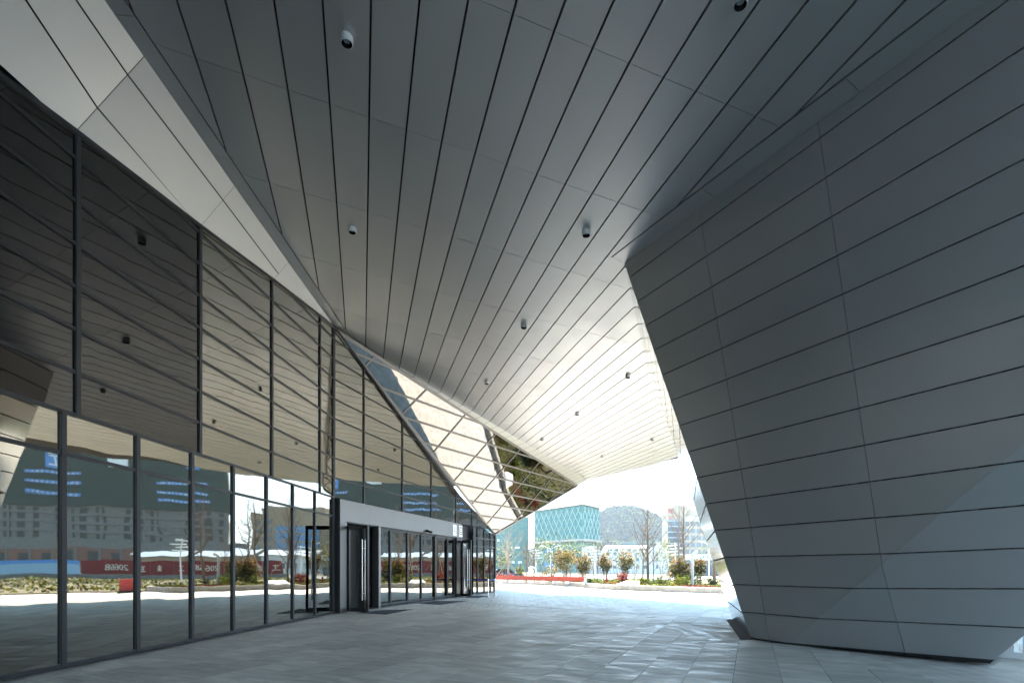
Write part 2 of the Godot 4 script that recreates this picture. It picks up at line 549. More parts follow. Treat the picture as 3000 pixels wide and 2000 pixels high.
func build_pillar():
	var c := on_plane(1830, 772, p_plane)
	var dir := ceil_plane.normal.cross(p_n).normalized()
	if dir.z < 0: dir = -dir
	var top0 := psv(c)
	var top1 := psv(c + dir * 22.0)
	var bot1 := ppx(2850, 1972)
	var rt := ppx(2985, 1862)
	var rd := (rt - bot1).normalized()
	var right_top := bot1 + rd * 40.0
	# where the right edge meets the ceiling line
	var x = Geometry2D.line_intersects_line(bot1, rd, top0, top1 - top0)
	if x != null and (x - bot1).dot(rd) > 0 and (x - bot1).length() < 40: right_top = x
	crease_sign = 1.0 if (bot1 - crease_o).cross(crease_d) < 0 else -1.0
	var outline := PackedVector2Array([Vector2(0, 0.03), bot1, right_top])
	if x == null or right_top != x: outline.append(top1)
	outline.append(top0)
	if Geometry2D.is_polygon_clockwise(outline): outline.reverse()
	var st := new_st()
	for p in half(outline, crease_o, crease_d, crease_sign > 0): piece(st, p, func(s, v, d): return ppos(s, v, d + 0.07), 0.0)
	for p in half(outline, crease_o, crease_d, crease_sign < 0): piece(st, p, func(s, v, d): return ppos(s, v, d + 0.07), 0.0)
	var body := put("pillar", st, M.dark, hall)
	# rows by the grooves read off its left edge
	var edge := [[2201, 1873], [2174, 1792], [2147, 1711.6], [2118, 1632], [2089, 1553.6], [2059, 1477], [2032, 1401], [2006, 1325.6], [1980, 1250], [1953.6, 1177.7], [1928, 1104], [1904, 1032], [1878, 962], [1854, 892], [1831, 822]]
	var vs := []
	for e in edge: vs.append(ppx(e[0], e[1]).y)
	vs[0] = 0.045
	var dv: float = vs[14] - vs[13]
	for i in 10: vs.append(vs[14] + dv * (i + 1))
	var j1 := [ppx(2046, 600), ppx(2254, 1880)]
	var j2 := [ppx(2388, 296), ppx(2580, 1624)]
	var jd: Vector2 = (j1[0] - j1[1]).normalized()
	var lines := [[Vector2(-1, 0) + Vector2(-3, 0), jd], [j1[1], jd], [j2[1], (j2[0] - j2[1]).normalized()]]
	for k in 3: lines.append([j2[1] + Vector2(2.75 * (k + 1), 0), (j2[0] - j2[1]).normalized()])
	lines.append([j2[1] + Vector2(40, 0), jd])
	for i in vs.size() - 1:
		for k in lines.size() - 1:
			var row := cut(outline, rect(-20, vs[i] + (0.012 if i > 0 else 0.0), 60, vs[i + 1] - 0.012))
			for r in row:
				for a in half(r, lines[k][0] + Vector2(0.004, 0), lines[k][1], false):
					for b in half(a, lines[k + 1][0] - Vector2(0.004, 0), lines[k + 1][1], true):
						var ps := new_st()
						for p in half(b, crease_o, crease_d, true): piece(ps, p, ppos, 0.05)
						for p in half(b, crease_o, crease_d, false): piece(ps, p, ppos, 0.05)
						put("wall_panel", ps, M.metal_set[rng.randi() % M.metal_set.size()], body)
	# fixing clips that show in the open joints
	var cl := new_st()
	for i in range(1, 15):
		var along := 0.3
		while along < 13.0:
			for k in 2:
				var sx: float = along + 0.13 * k
				var cp := ppos(sx, vs[i] - 0.006 + 0.01 * k, 0.035)
				if Geometry2D.is_point_in_polygon(Vector2(sx, vs[i]), outline): obox(cl, cp, PG * (0.04 + 0.015 * k), p_up * 0.007, p_n * 0.012)
			along += 0.42 + rng.randf_range(-0.02, 0.02)
	setting(put("joint_clips", cl, M.clip, body), "stuff")
	# the narrow polished flank that turns away behind the left edge
	var f0 := ppos(0, 0.02, 0)
	var f1 := ppos(top0.x, top0.y, 0)
	var sweep := on_ground(2146, 1813) - p_org
	var bs := new_st()
	face(bs, f0 + p_n * -0.06, f1 + p_n * -0.06, f1 + sweep - p_n * 0.06, f0 + sweep - p_n * 0.06, p_org + PG * 5)
	var flank := put("pillar_flank", bs, M.dark, hall)
	for i in vs.size() - 1:
		var a: float = (vs[i] - vs[0]) / (top0.y - vs[0]) + (0.002 if i else 0.0)
		var b: float = (vs[i + 1] - vs[0]) / (top0.y - vs[0]) - 0.002
		if a > 0.99: break
		b = minf(b, 1.0)
		for k in 2:
			var ps := new_st()
			var e0 := sweep * (0.5 * k + 0.002)
			var e1 := sweep * (0.5 * k + 0.498)
			face(ps, f0.lerp(f1, a) + e0, f0.lerp(f1, b) + e0, f0.lerp(f1, b) + e1, f0.lerp(f1, a) + e1, p_org + PG * 5)
			put("flank_panel", ps, M.flank, flank)
	# closing faces away from the viewer
	var cs := new_st()
	var r0 := ppos(bot1.x, bot1.y, 0.06)
	var r1 := ppos(right_top.x, right_top.y, 0.06)
	var f2 := Vector3(sweep.x + 1.5, 0, sweep.z + 2.0)
	face(cs, r0, r1, r1 + f2, r0 + f2, p_org)
	face(cs, f0 + sweep, f1 + sweep, r1 + f2, r0 + f2, p_org)
	put("pillar_back", cs, M.metal, hall)
	# the sunk base behind the shadow gap
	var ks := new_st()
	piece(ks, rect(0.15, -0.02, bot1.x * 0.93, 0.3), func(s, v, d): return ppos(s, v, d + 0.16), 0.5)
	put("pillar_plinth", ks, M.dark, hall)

# ---------- the bright band over the glass ----------
func band_low(px: float, py: float) -> Vector3:
	return on_plane(px, py, seg_plane(0))
func build_band():
	var low := [[0, 227], [219, 388], [585, 665], [799, 822], [938, 928], [984, 967]]
	var up := [[312, 0], [421, 166], [687, 545], [844, 768], [947, 912], [984, 964]]
	var L := []
	var U := []
	for p in low: L.append(band_low(p[0], p[1]))
	for p in up: U.append(on_plane(p[0], p[1], ceil_plane))
	# straight on out of the picture
	var n0: Vector3 = (U[1] - U[2]).normalized()
	L[0] = L[1] - seg_dir(0) * 6.0; U[0] = U[1] + n0 * 6.0
	var le: Vector3 = L[0] - seg_dir(0) * 8.0
	var ue: Vector3 = U[0] + n0 * 12.0
	var st := new_st()
	var rise := Vector3(0, 0.08, 0)
	for i in L.size() - 1: face(st, L[i] + rise, L[i + 1] + rise, U[i + 1] + rise, U[i] + rise, Vector3(-80, 50, -10))
	var band := put("soffit_band", st, M.dark, hall)
	var es := new_st()
	face(es, le, L[0], U[0], ue, Vector3(-80, 50, -10))
	put("soffit_panel", es, M.metal, band)
	# share of the way up at which the two grooves run, at the joints that end each length
	var cells := [[0, 1, 0.0, 0.90, 0.0, 0.31], [0, 1, 0.90, 0.96, 0.31, 0.75], [0, 1, 0.96, 1.0, 0.75, 1.0],
		[1, 2, 0.0, 0.31, 0.0, 0.0], [1, 2, 0.31, 0.75, 0.0, 0.65], [1, 2, 0.75, 1.0, 0.65, 1.0],
		[2, 3, 0.0, 0.65, 0.0, 0.36], [2, 3, 0.65, 1.0, 0.36, 1.0], [3, 4, 0.0, 1.0, 0.0, 1.0], [4, 5, 0.0, 1.0, 0.0, 1.0]]
	for c in cells:
		var i: int = c[0]
		var k: int = c[1]
		var w0: float = 0.016 / maxf(0.1, (U[i] - L[i]).length())
		var w1: float = 0.016 / maxf(0.1, (U[k] - L[k]).length())
		var a0: float = c[2] + (w0 if c[2] > 0.01 else 0.0)
		var b0: float = maxf(a0 + 0.001, c[3] - (w0 if c[3] < 0.99 else 0.0))
		var a1: float = c[4] + (w1 if c[4] > 0.01 else 0.0)
		var b1: float = maxf(a1 + 0.001, c[5] - (w1 if c[5] < 0.99 else 0.0))
		var j := 0.0015
		var p0: Vector3 = L[i].lerp(U[i], a0)
		var p1: Vector3 = L[i].lerp(U[i], b0)
		var p2: Vector3 = L[k].lerp(U[k], b1)
		var p3: Vector3 = L[k].lerp(U[k], a1)
		var ps := new_st()
		face(ps, p0.lerp(p3, j), p1.lerp(p2, j), p2.lerp(p1, j), p3.lerp(p0, j), Vector3(-80, 50, -10))
		put("soffit_panel", ps, M.metal, band)

# ---------- glass walls ----------
const ROW := 0.69
func build_glass_wall():
	var len0 := (wall_corner[1] - wall_corner[0] as Vector3).length()
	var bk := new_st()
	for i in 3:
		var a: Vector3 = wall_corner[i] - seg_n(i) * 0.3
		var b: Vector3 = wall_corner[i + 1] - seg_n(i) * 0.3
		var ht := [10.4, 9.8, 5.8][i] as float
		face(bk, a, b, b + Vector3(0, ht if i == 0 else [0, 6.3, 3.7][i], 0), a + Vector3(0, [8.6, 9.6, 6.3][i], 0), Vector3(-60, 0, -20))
	var wall := put("curtain_wall", bk, M.black, hall)  # its own mesh is a black sheet painted for the interior darkness
	# lower storey of the first stretch
	var xs := [0.02]
	var px := [181, 400, 560, 681, 779, 856, 921, 973]
	var s0 := seg_px(0, 181).x
	for k in range(9, 0, -1):
		var s := s0 - 1.52 * k
		if s > 0.5: xs.append(s)
	for p in px: xs.append(seg_px(0, p).x)
	xs.append(len0 - 0.03)
	glaze(wall, seg_place(0), rect(0, 0.05, len0, 4.06), xs, [0.07, 3.4, 4.06], func(x, y): return M.glass_low, 0.085, 0.06, 0.04)
	# upper storey, up to the slanting soffit
	var top := PackedVector2Array([Vector2(0, 4.06), Vector2(len0, 4.06)])
	for p in [[984, 967], [938, 928], [799, 822], [585, 665], [219, 388], [0, 227]]: top.append(seg_px(0, p[0], p[1]))
	top[2].x = len0
	top.append(Vector2(0, seg_px(0, 0, 227).y))
	var ux := [0.0]
	var u0 := seg_px(0, 224).x
	for k in range(5, 0, -1):
		if u0 - 3.1 * k > 0.5: ux.append(u0 - 3.1 * k)
	for p in [224, 584, 795, 936]: ux.append(seg_px(0, p).x)
	ux.append(len0 - 0.03)
	var ys := []
	for k in 10: ys.append(4.06 + ROW * k)
	var split: float = seg_px(0, 584).x
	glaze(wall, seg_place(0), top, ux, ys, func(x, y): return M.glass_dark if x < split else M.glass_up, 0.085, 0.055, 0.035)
	for k in range(2, top.size() - 1):
		frame_bar("head_bar", top[k], top[k + 1], seg_place(0), 0.08, 0.06, 0.06, M.frame, wall)
	# second and third stretch, under the mirror's slanting foot
	for i in [1, 2]:
		var ln: float = (wall_corner[i + 1] - wall_corner[i]).length()
		var y0 := foot_y(wall_corner[i])
		var y1 := foot_y(wall_corner[i + 1])
		var poly: PackedVector2Array
		var cols := [0.03]
		if i == 1:
			poly = PackedVector2Array([Vector2(0, 4.06), Vector2(ln, 4.06), Vector2(ln, y1), Vector2(0, y0)])
			for p in [1065, 1178, 1263]: cols.append(seg_px(1, p).x)
			cols.append(ln)
			glaze(wall, seg_place(1), poly, cols, ys, func(x, y): return M.glass_up, 0.075, 0.055, 0.035)
		else:
			poly = PackedVector2Array([Vector2(0, 4.06), Vector2(ln, 4.06), Vector2(ln, y1), Vector2(0, y0)])
			if y1 < 4.06:
				var f := (y0 - 4.06) / (y0 - y1)
				poly = PackedVector2Array([Vector2(0, 4.06), Vector2(ln * f, 4.06), Vector2(0, y0)])
			for p in [1383, 1428]: cols.append(seg_px(2, p).x)
			cols.append(ln)
			glaze(wall, seg_place(2), poly, cols, ys, func(x, y): return M.glass_up, 0.075, 0.055, 0.035)
			var sd := seg_px(2, 1386).x
			var lowp := PackedVector2Array([Vector2(sd, 0.05), Vector2(ln, 0.05), Vector2(ln, minf(y1, 4.06)), Vector2(sd, 4.06)])
			glaze(wall, seg_place(2), lowp, [sd, seg_px(2, 1398).x, seg_px(2, 1418).x, seg_px(2, 1436).x, ln], [0.07, 2.9, 3.4, 4.06], func(x, y): return M.glass_low, 0.075, 0.06, 0.05)
		frame_bar("foot_bar", Vector2(0, y0), Vector2(ln, y1), seg_place(i), 0.1, 0.08, 0.06, M.frame, wall)
	# the corner post at the far end
	var cp := new_st()
	tube(cp, wall_corner[3] + Vector3(0.02, 0.0, 0.0), wall_corner[3] + Vector3(0.02, 3.7, 0.0), 0.09, 0.09, 6)
	put("corner_post", cp, M.frame, wall)
	# the wall turns away there
	var ts := new_st()
	face(ts, wall_corner[3], wall_corner[3] + Vector3(-9, 0, -6), wall_corner[3] + Vector3(-9, 7.0, -6), wall_corner[3] + Vector3(0, 3.7, 0), Vector3(-20, 0, -20))
	put("return_wall", ts, M.glass_low, hall)
	# unseen glass wall, added behind the viewer to darken pillar and near ceiling
	var rw := new_st()
	face(rw, Vector3(-9.5, 0, 8.0), Vector3(3.5, 0, 10.5), Vector3(3.5, 11.0, 10.5), Vector3(-9.5, 11.0, 8.0), Vector3(-5, 0, 40))
	put("added_rear_wall", rw, M.glass_low, hall)
func foot_y(p: Vector3) -> float:
	var n := mirror_plane.normal
	return (mirror_plane.d - n.x * p.x - n.z * p.z) / n.y

# ---------- the mirrored slanting glass ----------
func build_mirror():
	var n := mirror_plane.normal
	var e1 := Vector3(-n.z, 0, n.x).normalized()
	if e1.z > 0: e1 = -e1
	var e2 := e1.cross(n).normalized()
	if e2.y < 0: e2 = -e2
	var o := A3
	var to2 := func(p: Vector3): return Vector2((p - o).dot(e1), (p - o).dot(e2))
	var place := func(x, y, d): return o + e1 * x + e2 * y - n * d
	var out := PackedVector2Array([to2.call(A3), to2.call(B3), to2.call(C3)])
	if Geometry2D.is_polygon_clockwise(out): out.reverse()
	var st := new_st()
	piece(st, out, func(x, y, d): return place.call(x, y, d + 0.1), 0.05)
	var mirror := put("slanted_glazing", st, M.black, hall)
	var diag := [[[1068, 1073], [1095, 1046]], [[1178, 1212], [1248, 1141]], [[1268, 1326], [1363, 1214]], [[1330, 1408], [1449, 1273]], [[1383, 1475.7], [1525, 1314]], [[1429, 1531], [1581, 1352]], [[1502, 1534.5], [1628, 1385]], [[1600, 1477], [1670, 1411]]]
	var lines := []
	for d in diag:
		var a: Vector2 = to2.call(on_plane(d[0][0], d[0][1], mirror_plane))
		var b: Vector2 = to2.call(on_plane(d[1][0], d[1][1], mirror_plane))
		lines.append([a, (b - a).normalized()])
	lines.insert(0, [lines[0][0] - Vector2(8, 0), lines[0][1]])
	lines.append([lines[lines.size() - 1][0] + Vector2(30, 0), lines[lines.size() - 1][1]])
	var rows := []
	for k in range(-1, 10): rows.append((4.06 + ROW * k - A3.y) / e2.y)
	for i in lines.size() - 1:
		for j in rows.size() - 1:
			for r in cut(out, rect(-5, rows[j] + 0.02, 80, rows[j + 1] - 0.02)):
				for a in half(r, lines[i][0] + Vector2(0.03, 0), lines[i][1], false):
					for b in half(a, lines[i + 1][0] - Vector2(0.03, 0), lines[i + 1][1], true):
						var ps := new_st()
						var off := Vector2(rng.randf() * 40, rng.randf() * 40)
						var kx := rng.randf_range(-0.002, 0.002)
						var mid := Vector2.ZERO
						for v in b: mid += v / b.size()
						var moved := PackedVector2Array()
						for v in b: moved.append(v + off)
						piece(ps, moved, func(x, y, d): return place.call(x - off.x, y - off.y, d + (x - off.x - mid.x) * kx), 0.02)
						put("mirror_pane", ps, M.mirror, mirror)
	for l in lines:
		for c in clip_line(l[0] - l[1] * 40, l[0] + l[1] * 40, out): frame_bar("mullion", c[0], c[1], place, 0.07, 0.03, 0.04, M.frame_light, mirror)
	for y in rows:
		for c in clip_line(Vector2(-5, y), Vector2(80, y), out): frame_bar("transom", c[0], c[1], place, 0.08, 0.04, 0.04, M.frame_light, mirror)
	for i in 3: frame_bar("edge_bar", out[i], out[(i + 1) % 3], place, 0.12, 0.05, 0.06, M.frame_light, mirror)

# ---------- roof and body out of sight, which keep sun and sky out ----------
func build_mass():
	var st := new_st()
	var l0 := cpx(421, 166)
	var l1 := cpx(985, 966)
	var ld := (l1 - l0).normalized()
	var tip := cpx(1721, 1406)
	var far_r := cpx(1993, 1345)
	var fd := (far_r - tip).normalized()
	var pts := [l0 - ld * 18.0, l1, tip, far_r, far_r + fd * 16.0, pillar_top()[0] + pillar_top()[1] * 21.0 + Vector2(0, 16)]
	var low := []
	for p in pts: low.append(cpos(p.x, p.y, 0.12))
	var top := []
	for p in low: top.append(Vector3(p.x, 26.0, p.z))
	for i in pts.size():
		var j := (i + 1) % pts.size()
		if i == 2: # the far eave, in view, is thin and slopes back
			pass
		face(st, low[i], low[j], top[j], top[i], Vector3(0, 8, -15))
	for i in range(1, pts.size() - 1):
		var nn := Vector3.UP
		tri(st, top[0], top[i], top[i + 1], nn)
	put("roof", st, M.metal, hall)
	# the body of the hall behind the glass, and its roof behind the mirror
	var bs := new_st()
	var plan := [Vector3(-9.2, 0, 8), Vector3(-7.2, 0, -18.7), Vector3(-4.6, 0, -30.0), Vector3(-3.4, 0, -36), Vector3(-40, 0, -46), Vector3(-40, 0, 8)]
	for i in plan.size():
		var j := (i + 1) % plan.size()
		if i in [1, 2, 3]: continue
		face(bs, plan[i], plan[j], plan[j] + Vector3(0, 14, 0), plan[i] + Vector3(0, 14, 0), Vector3(-25, 6, -20))
	face(bs, plan[3], plan[4], plan[4] + Vector3(0, 14, 0), plan[3] + Vector3(0, 3, 0), Vector3(-25, 6, -20))
	var up := [Vector3(-9.2, 26, 8), Vector3(-7.2, 26, -18.7), Vector3(C3.x - 0.3, 14, C3.z), Vector3(0, 14, -49.5), Vector3(-14, 26, -56), Vector3(-40, 26, -56), Vector3(-40, 26, 8)]
	for i in up.size():
		var j := (i + 1) % up.size()
		face(bs, up[i], up[j], Vector3(up[j].x, 9.5, up[j].z), Vector3(up[i].x, 9.5, up[i].z), Vector3(-20, 6, -20))
	for i in range(1, up.size() - 1): tri(bs, up[0], up[i], up[i + 1], Vector3.UP)
	put("hall_body", bs, M.metal, hall)

# ---------- entrance ----------
func build_entrance():
	var pl := seg_place(1, 0.17)
	var e := seg_dir(1)
	var n := seg_n(1)
	var s := func(px): return seg_px(1, px).x
	var len1 := (wall_corner[2] - wall_corner[1] as Vector3).length()
	var sL: float = 0.15
	var sR: float = len1 + 0.55
	var z := Vector3(0, 1, 0)
	var st := new_st()
	var col := func(a: float, b: float, y0: float, y1: float, d: float): # a box proud of the wall by 0.32, d deep
		var b2 := new_st()
		piece(b2, rect(a, y0, b, y1), pl, d)
		return b2
	var portal := put("entrance_portal", col.call(sL, sL + 0.42, 0.0, 3.25, 0.5), M.steel, hall)
	put("portal_column", col.call(sR - 0.3, sR, 0.0, 3.25, 0.5), M.steel, portal)
	var m := 6
	for i in m:
		var a := sL + (sR - sL) * i / m
		var b := sL + (sR - sL) * (i + 1) / m
		put("fascia_panel", col.call(a + 0.003, b - 0.003, 3.252, 4.02, 0.5), M.steel, portal)
	# black sheets painted for the darkness of the lobby behind the doors
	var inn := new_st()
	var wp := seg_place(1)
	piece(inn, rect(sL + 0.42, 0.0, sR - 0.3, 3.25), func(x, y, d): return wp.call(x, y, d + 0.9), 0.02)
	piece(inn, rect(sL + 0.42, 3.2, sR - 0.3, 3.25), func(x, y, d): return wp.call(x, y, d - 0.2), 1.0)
	put("lobby_darkness", inn, M.black, hall)
	# fixed glazing between the doors
	var xa: float = s.call(1092)
	var xb: float = s.call(1324)
	var cols := [xa, s.call(1134), s.call(1185), s.call(1225.5), s.call(1266), s.call(1303), xb]
	glaze(hall.get_node("curtain_wall"), seg_place(1, 0.12), rect(xa, 0.05, xb, 3.25), cols, [0.12, 3.18], func(x, y): return M.glass_door, 0.09, 0.1, 0.05)
	frame_bar("portal_jamb", Vector2(s.call(1266), 0.0), Vector2(s.call(1266), 3.25), seg_place(1, 0.12), 0.2, 0.08, 0.1, M.black_gloss, portal)
	frame_bar("portal_jamb", Vector2(xa - 0.02, 0.0), Vector2(xa - 0.02, 3.25), seg_place(1, 0.12), 0.16, 0.2, 0.1, M.steel, portal)
	frame_bar("portal_jamb", Vector2(xa - 0.5, 0.0), Vector2(xa - 0.5, 3.25), seg_place(1, 0.0), 0.4, 0.06, 0.6, M.black_gloss, portal)
	frame_bar("portal_jamb", Vector2(xb + 0.4, 0.0), Vector2(xb + 0.4, 3.25), seg_place(1, 0.1), 0.72, 0.16, 0.5, M.black_gloss, portal)
	frame_bar("portal_jamb", Vector2(sR - 0.5, 0.0), Vector2(sR - 0.5, 3.25), seg_place(1, 0.05), 0.4, 0.1, 0.5, M.black_gloss, portal)
	# door leaves: the first stands wide open, square to the wall
	var hinge: Vector3 = wp.call(s.call(1007) , 0, 0.0)
	leaf(hinge + n * 0.2, n.rotated(z, -0.12), 0.82, true)
	leaf(wp.call(s.call(1062), 0, 0.15), e.rotated(z, 0.5), 0.8, false)
	leaf(wp.call(s.call(1340), 0, -0.3), n.rotated(z, -0.4), 0.62, true)
	leaf(wp.call(s.call(1352), 0, 0.05), e, 1.0, false)
	# threshold
	var th := new_st()
	piece(th, rect(xa - 1.2, 0.0, sR - 0.3, 0.035), seg_place(1, 0.4), 0.5)
	put("threshold", th, M.steel, hall)
func leaf(h: Vector3, d: Vector3, w: float, bars: bool):
	var y0 := 0.04
	var y1 := 3.1
	var f := new_st()
	var t := d.cross(Vector3.UP).normalized()
	bar(f, h + Vector3(0, y0, 0), h + Vector3(0, y1, 0), d, 0.09, 0.06)
	bar(f, h + d * w + Vector3(0, y0, 0), h + d * w + Vector3(0, y1, 0), d, 0.09, 0.06)
	for y in [y0 + 0.07, y1 - 0.06]: bar(f, h + d * 0.045 + Vector3(0, y, 0), h + d * (w - 0.045) + Vector3(0, y, 0), Vector3.UP, 0.14, 0.058)
	var o := put("door", f, M.black_gloss, hall)
	var g := new_st()
	face(g, h + d * 0.04 + Vector3(0, 0.15, 0), h + d * (w - 0.04) + Vector3(0, 0.15, 0), h + d * (w - 0.04) + Vector3(0, 3.0, 0), h + d * 0.04 + Vector3(0, 3.0, 0), h - t)
	put("glass_pane", g, M.door_glass, o)
	for k in ([-1.0, 1.0] if bars else [1.0]):
		var hs := new_st()
		var c: Vector3 = h + d * (w - 0.16) + t * 0.07 * k
		tube(hs, c + Vector3(0, 0.45, 0), c + Vector3(0, 2.6, 0), 0.02, 0.02, 8)
		for y in [0.7, 2.3]: tube(hs, c + Vector3(0, y, 0), c - t * 0.07 * k + Vector3(0, y, 0), 0.012, 0.012, 6)
		put("handle", hs, M.chrome, o)

# ---------- plants ----------
func leaf_mat() -> StandardMaterial3D:
	var m := plain(Color.WHITE, 0.6)
	m.vertex_color_use_as_albedo = true
	m.backlight_enabled = true
	m.backlight = Color(0.85, 0.78, 0.55)
	m.cull_mode = BaseMaterial3D.CULL_DISABLED
	return m
func leaf_at(st: SurfaceTool, p: Vector3, size: float, c: Color):
	var a := Vector3(rng.randfn(), rng.randfn(), rng.randfn()).normalized()
	var b := a.cross(Vector3(rng.randfn(), rng.randfn(), rng.randfn())).normalized()
	var l := size * rng.randf_range(0.6, 1.25)
	var w := l * 0.5
	var n := a.cross(b).normalized()
	if n.y < 0: n = -n
	var v := [p - a * l * 0.5, p + b * w * 0.5 + n * l * 0.08, p + a * l * 0.5, p - b * w * 0.5 + n * l * 0.08]
	for k in [0, 1, 2, 0, 2, 3]:
		st.set_color(c); st.set_normal(n); st.add_vertex(v[k])
func pick(cols: Array) -> Color:
	var c: Color = cols[rng.randi() % cols.size()]
	var f := rng.randf_range(0.75, 1.25)
	return Color(c.r * f, c.g * f * rng.randf_range(0.92, 1.08), c.b * f)
# leaves gathered in clumps through the volume of an uneven egg
func foliage(st: SurfaceTool, c: Vector3, r: Vector3, n: int, size: float, cols: Array, tops: Array = []):
	var clumps := []
	var k := maxi(10, n / 24)
	for i in k:
		var d := Vector3(rng.randfn(), rng.randfn(), rng.randfn()).normalized()
		var f := pow(rng.randf(), 0.4) * rng.randf_range(0.72, 1.04)
		clumps.append(Vector3(d.x * r.x, d.y * r.y, d.z * r.z) * f)
	for i in n:
		var q: Vector3 = clumps[rng.randi() % k]
		var p: Vector3 = q + Vector3(rng.randfn(), rng.randfn(), rng.randfn()) * r.length() * 0.085
		var use_top := tops.size() > 0 and rng.randf() < clampf(0.15 + 0.75 * (p.length() / r.length() * 1.5 - 0.45) + 0.25 * p.y / r.y, 0.05, 0.95)
		leaf_at(st, c + p, size, pick(tops if use_top else cols))
func limb(st: SurfaceTool, p: Vector3, d: Vector3, l: float, r: float, lift: float, depth: int, twigs: int, ends: Array = []):
	var q := p
	var dir := d
	var segs := 4 if depth > 0 else 3
	for i in segs:
		dir = (dir + Vector3.UP * lift + Vector3(rng.randfn(), rng.randfn(), rng.randfn()) * 0.07).normalized()
		var nq := q + dir * l / segs
		var r0 := lerpf(r, r * 0.35, float(i) / segs)
		var r1 := lerpf(r, r * 0.35, float(i + 1) / segs)
		tube(st, q, nq, r0, r1, 5 if depth > 0 else 3, false)
		if depth > 0:
			for k in twigs:
				if rng.randf() < 0.75:
					var side := dir.cross(Vector3(rng.randfn(), rng.randfn(), rng.randfn())).normalized()
					limb(st, q.lerp(nq, rng.randf()), (dir * 0.8 + side * 0.65 + Vector3.UP * 0.15).normalized(), l * rng.randf_range(0.22, 0.42) * (1.0 - 0.12 * i), maxf(r1 * 0.5, 0.006), lift * 1.2, depth - 1, 2, ends)
		q = nq
	ends.append(q)
func bare_tree(called: String, label: String, base: Vector3, h: float, spread: float, first: float, count: int, lift: float, r0: float, group := "", tint := 0, steep := 0.75, depth := 1):
	var t := thing(called, label, "tree", base, group)
	var ts := new_st()
	var q := base
	var n := 8
	var pts := [base]
	for i in n:
		var nq := base + Vector3(rng.randfn() * 0.012 * h * 0.3, h * (i + 1) / n, rng.randfn() * 0.012 * h * 0.3)
		tube(ts, q, nq, lerpf(r0, 0.012, float(i) / n), lerpf(r0, 0.012, float(i + 1) / n), 7, i == 0)
		q = nq
		pts.append(q)
	put("trunk", ts, M.bark[tint], t)
	var bs := new_st()
	for i in count:
		var f := first + (0.97 - first) * pow(float(i) / count, 0.9)
		var az := 2.4 * i + rng.randf_range(-0.3, 0.3)
		var x := f * n
		var p: Vector3 = pts[int(x)].lerp(pts[mini(int(x) + 1, n)], x - int(x))
		var l := spread * pow(1.0 - f, 0.55) * rng.randf_range(0.8, 1.2) + 0.25
		var d := Vector3(cos(az), steep + 0.5 * f, sin(az)).normalized()
		limb(bs, p, d, l, maxf(0.010, r0 * 0.42 * (1.05 - f)), lift, depth, 2)
	put("crown", bs, M.bark[tint], t)
	return t
func shrub(called: String, label: String, cat: String, base: Vector3, r: Vector3, cy: float, n: int, size: float, cols: Array, tops: Array = [], stems := 5, group := ""):
	var t := thing(called, label, cat, base, group)
	var c := Vector3(base.x, cy, base.z)
	if stems > 0:
		var ss := new_st()
		for i in stems:
			var az := TAU * i / stems + rng.randf()
			var top := c + Vector3(cos(az) * r.x * 0.6, rng.randf_range(-0.1, 0.5) * r.y, sin(az) * r.z * 0.6)
			var s := base + Vector3(cos(az), 0, sin(az)) * 0.07 * (stems - 1) * 0.3
			var m := s.lerp(top, 0.5) + Vector3(-cos(az), 0, -sin(az)) * r.x * 0.14
			tube(ss, s, m, 0.035, 0.024, 5, false)
			tube(ss, m, top, 0.024, 0.01, 5, false)
		put("stem", ss, M.bark[0], t)
	var fs := new_st()
	foliage(fs, c, r, n, size, cols, tops)
	put("foliage", fs, M.leaf, t)
	return t
func stakes(p: Vector3, h: float, w: float, label: String):
	var t := thing("tree_stake", label, "tree stake", p, "tree stakes")
	for k in 3:
		var az := 0.5 + TAU * k / 3
		var s := new_st()
		tube(s, p + Vector3(cos(az) * w, 0, sin(az) * w), p + Vector3(cos(az) * 0.08, h, sin(az) * 0.08), 0.025, 0.025, 5)
		put("pole", s, M.stake, t)

const ORANGE := [Color(0.46, 0.23, 0.10), Color(0.52, 0.29, 0.14), Color(0.46, 0.33, 0.14), Color(0.54, 0.33, 0.21)]
const OLIVE := [Color(0.14, 0.17, 0.05), Color(0.20, 0.21, 0.07), Color(0.13, 0.15, 0.05), Color(0.27, 0.25, 0.10)]
const LIME := [Color(0.24, 0.30, 0.03), Color(0.30, 0.33, 0.04), Color(0.17, 0.24, 0.03)]
const GREEN := [Color(0.07, 0.12, 0.03), Color(0.10, 0.16, 0.04), Color(0.05, 0.09, 0.03)]
const RED := [Color(0.34, 0.05, 0.06), Color(0.40, 0.08, 0.08), Color(0.28, 0.05, 0.05), Color(0.38, 0.14, 0.10)]
const PALE := [Color(0.26, 0.28, 0.12), Color(0.32, 0.31, 0.16), Color(0.22, 0.23, 0.12)]
const SOIL := 0.28

func gpt(px: float, depth: float, y := 0.0) -> Vector3:
	return Vector3((px - CX) / F * depth, y, -depth)

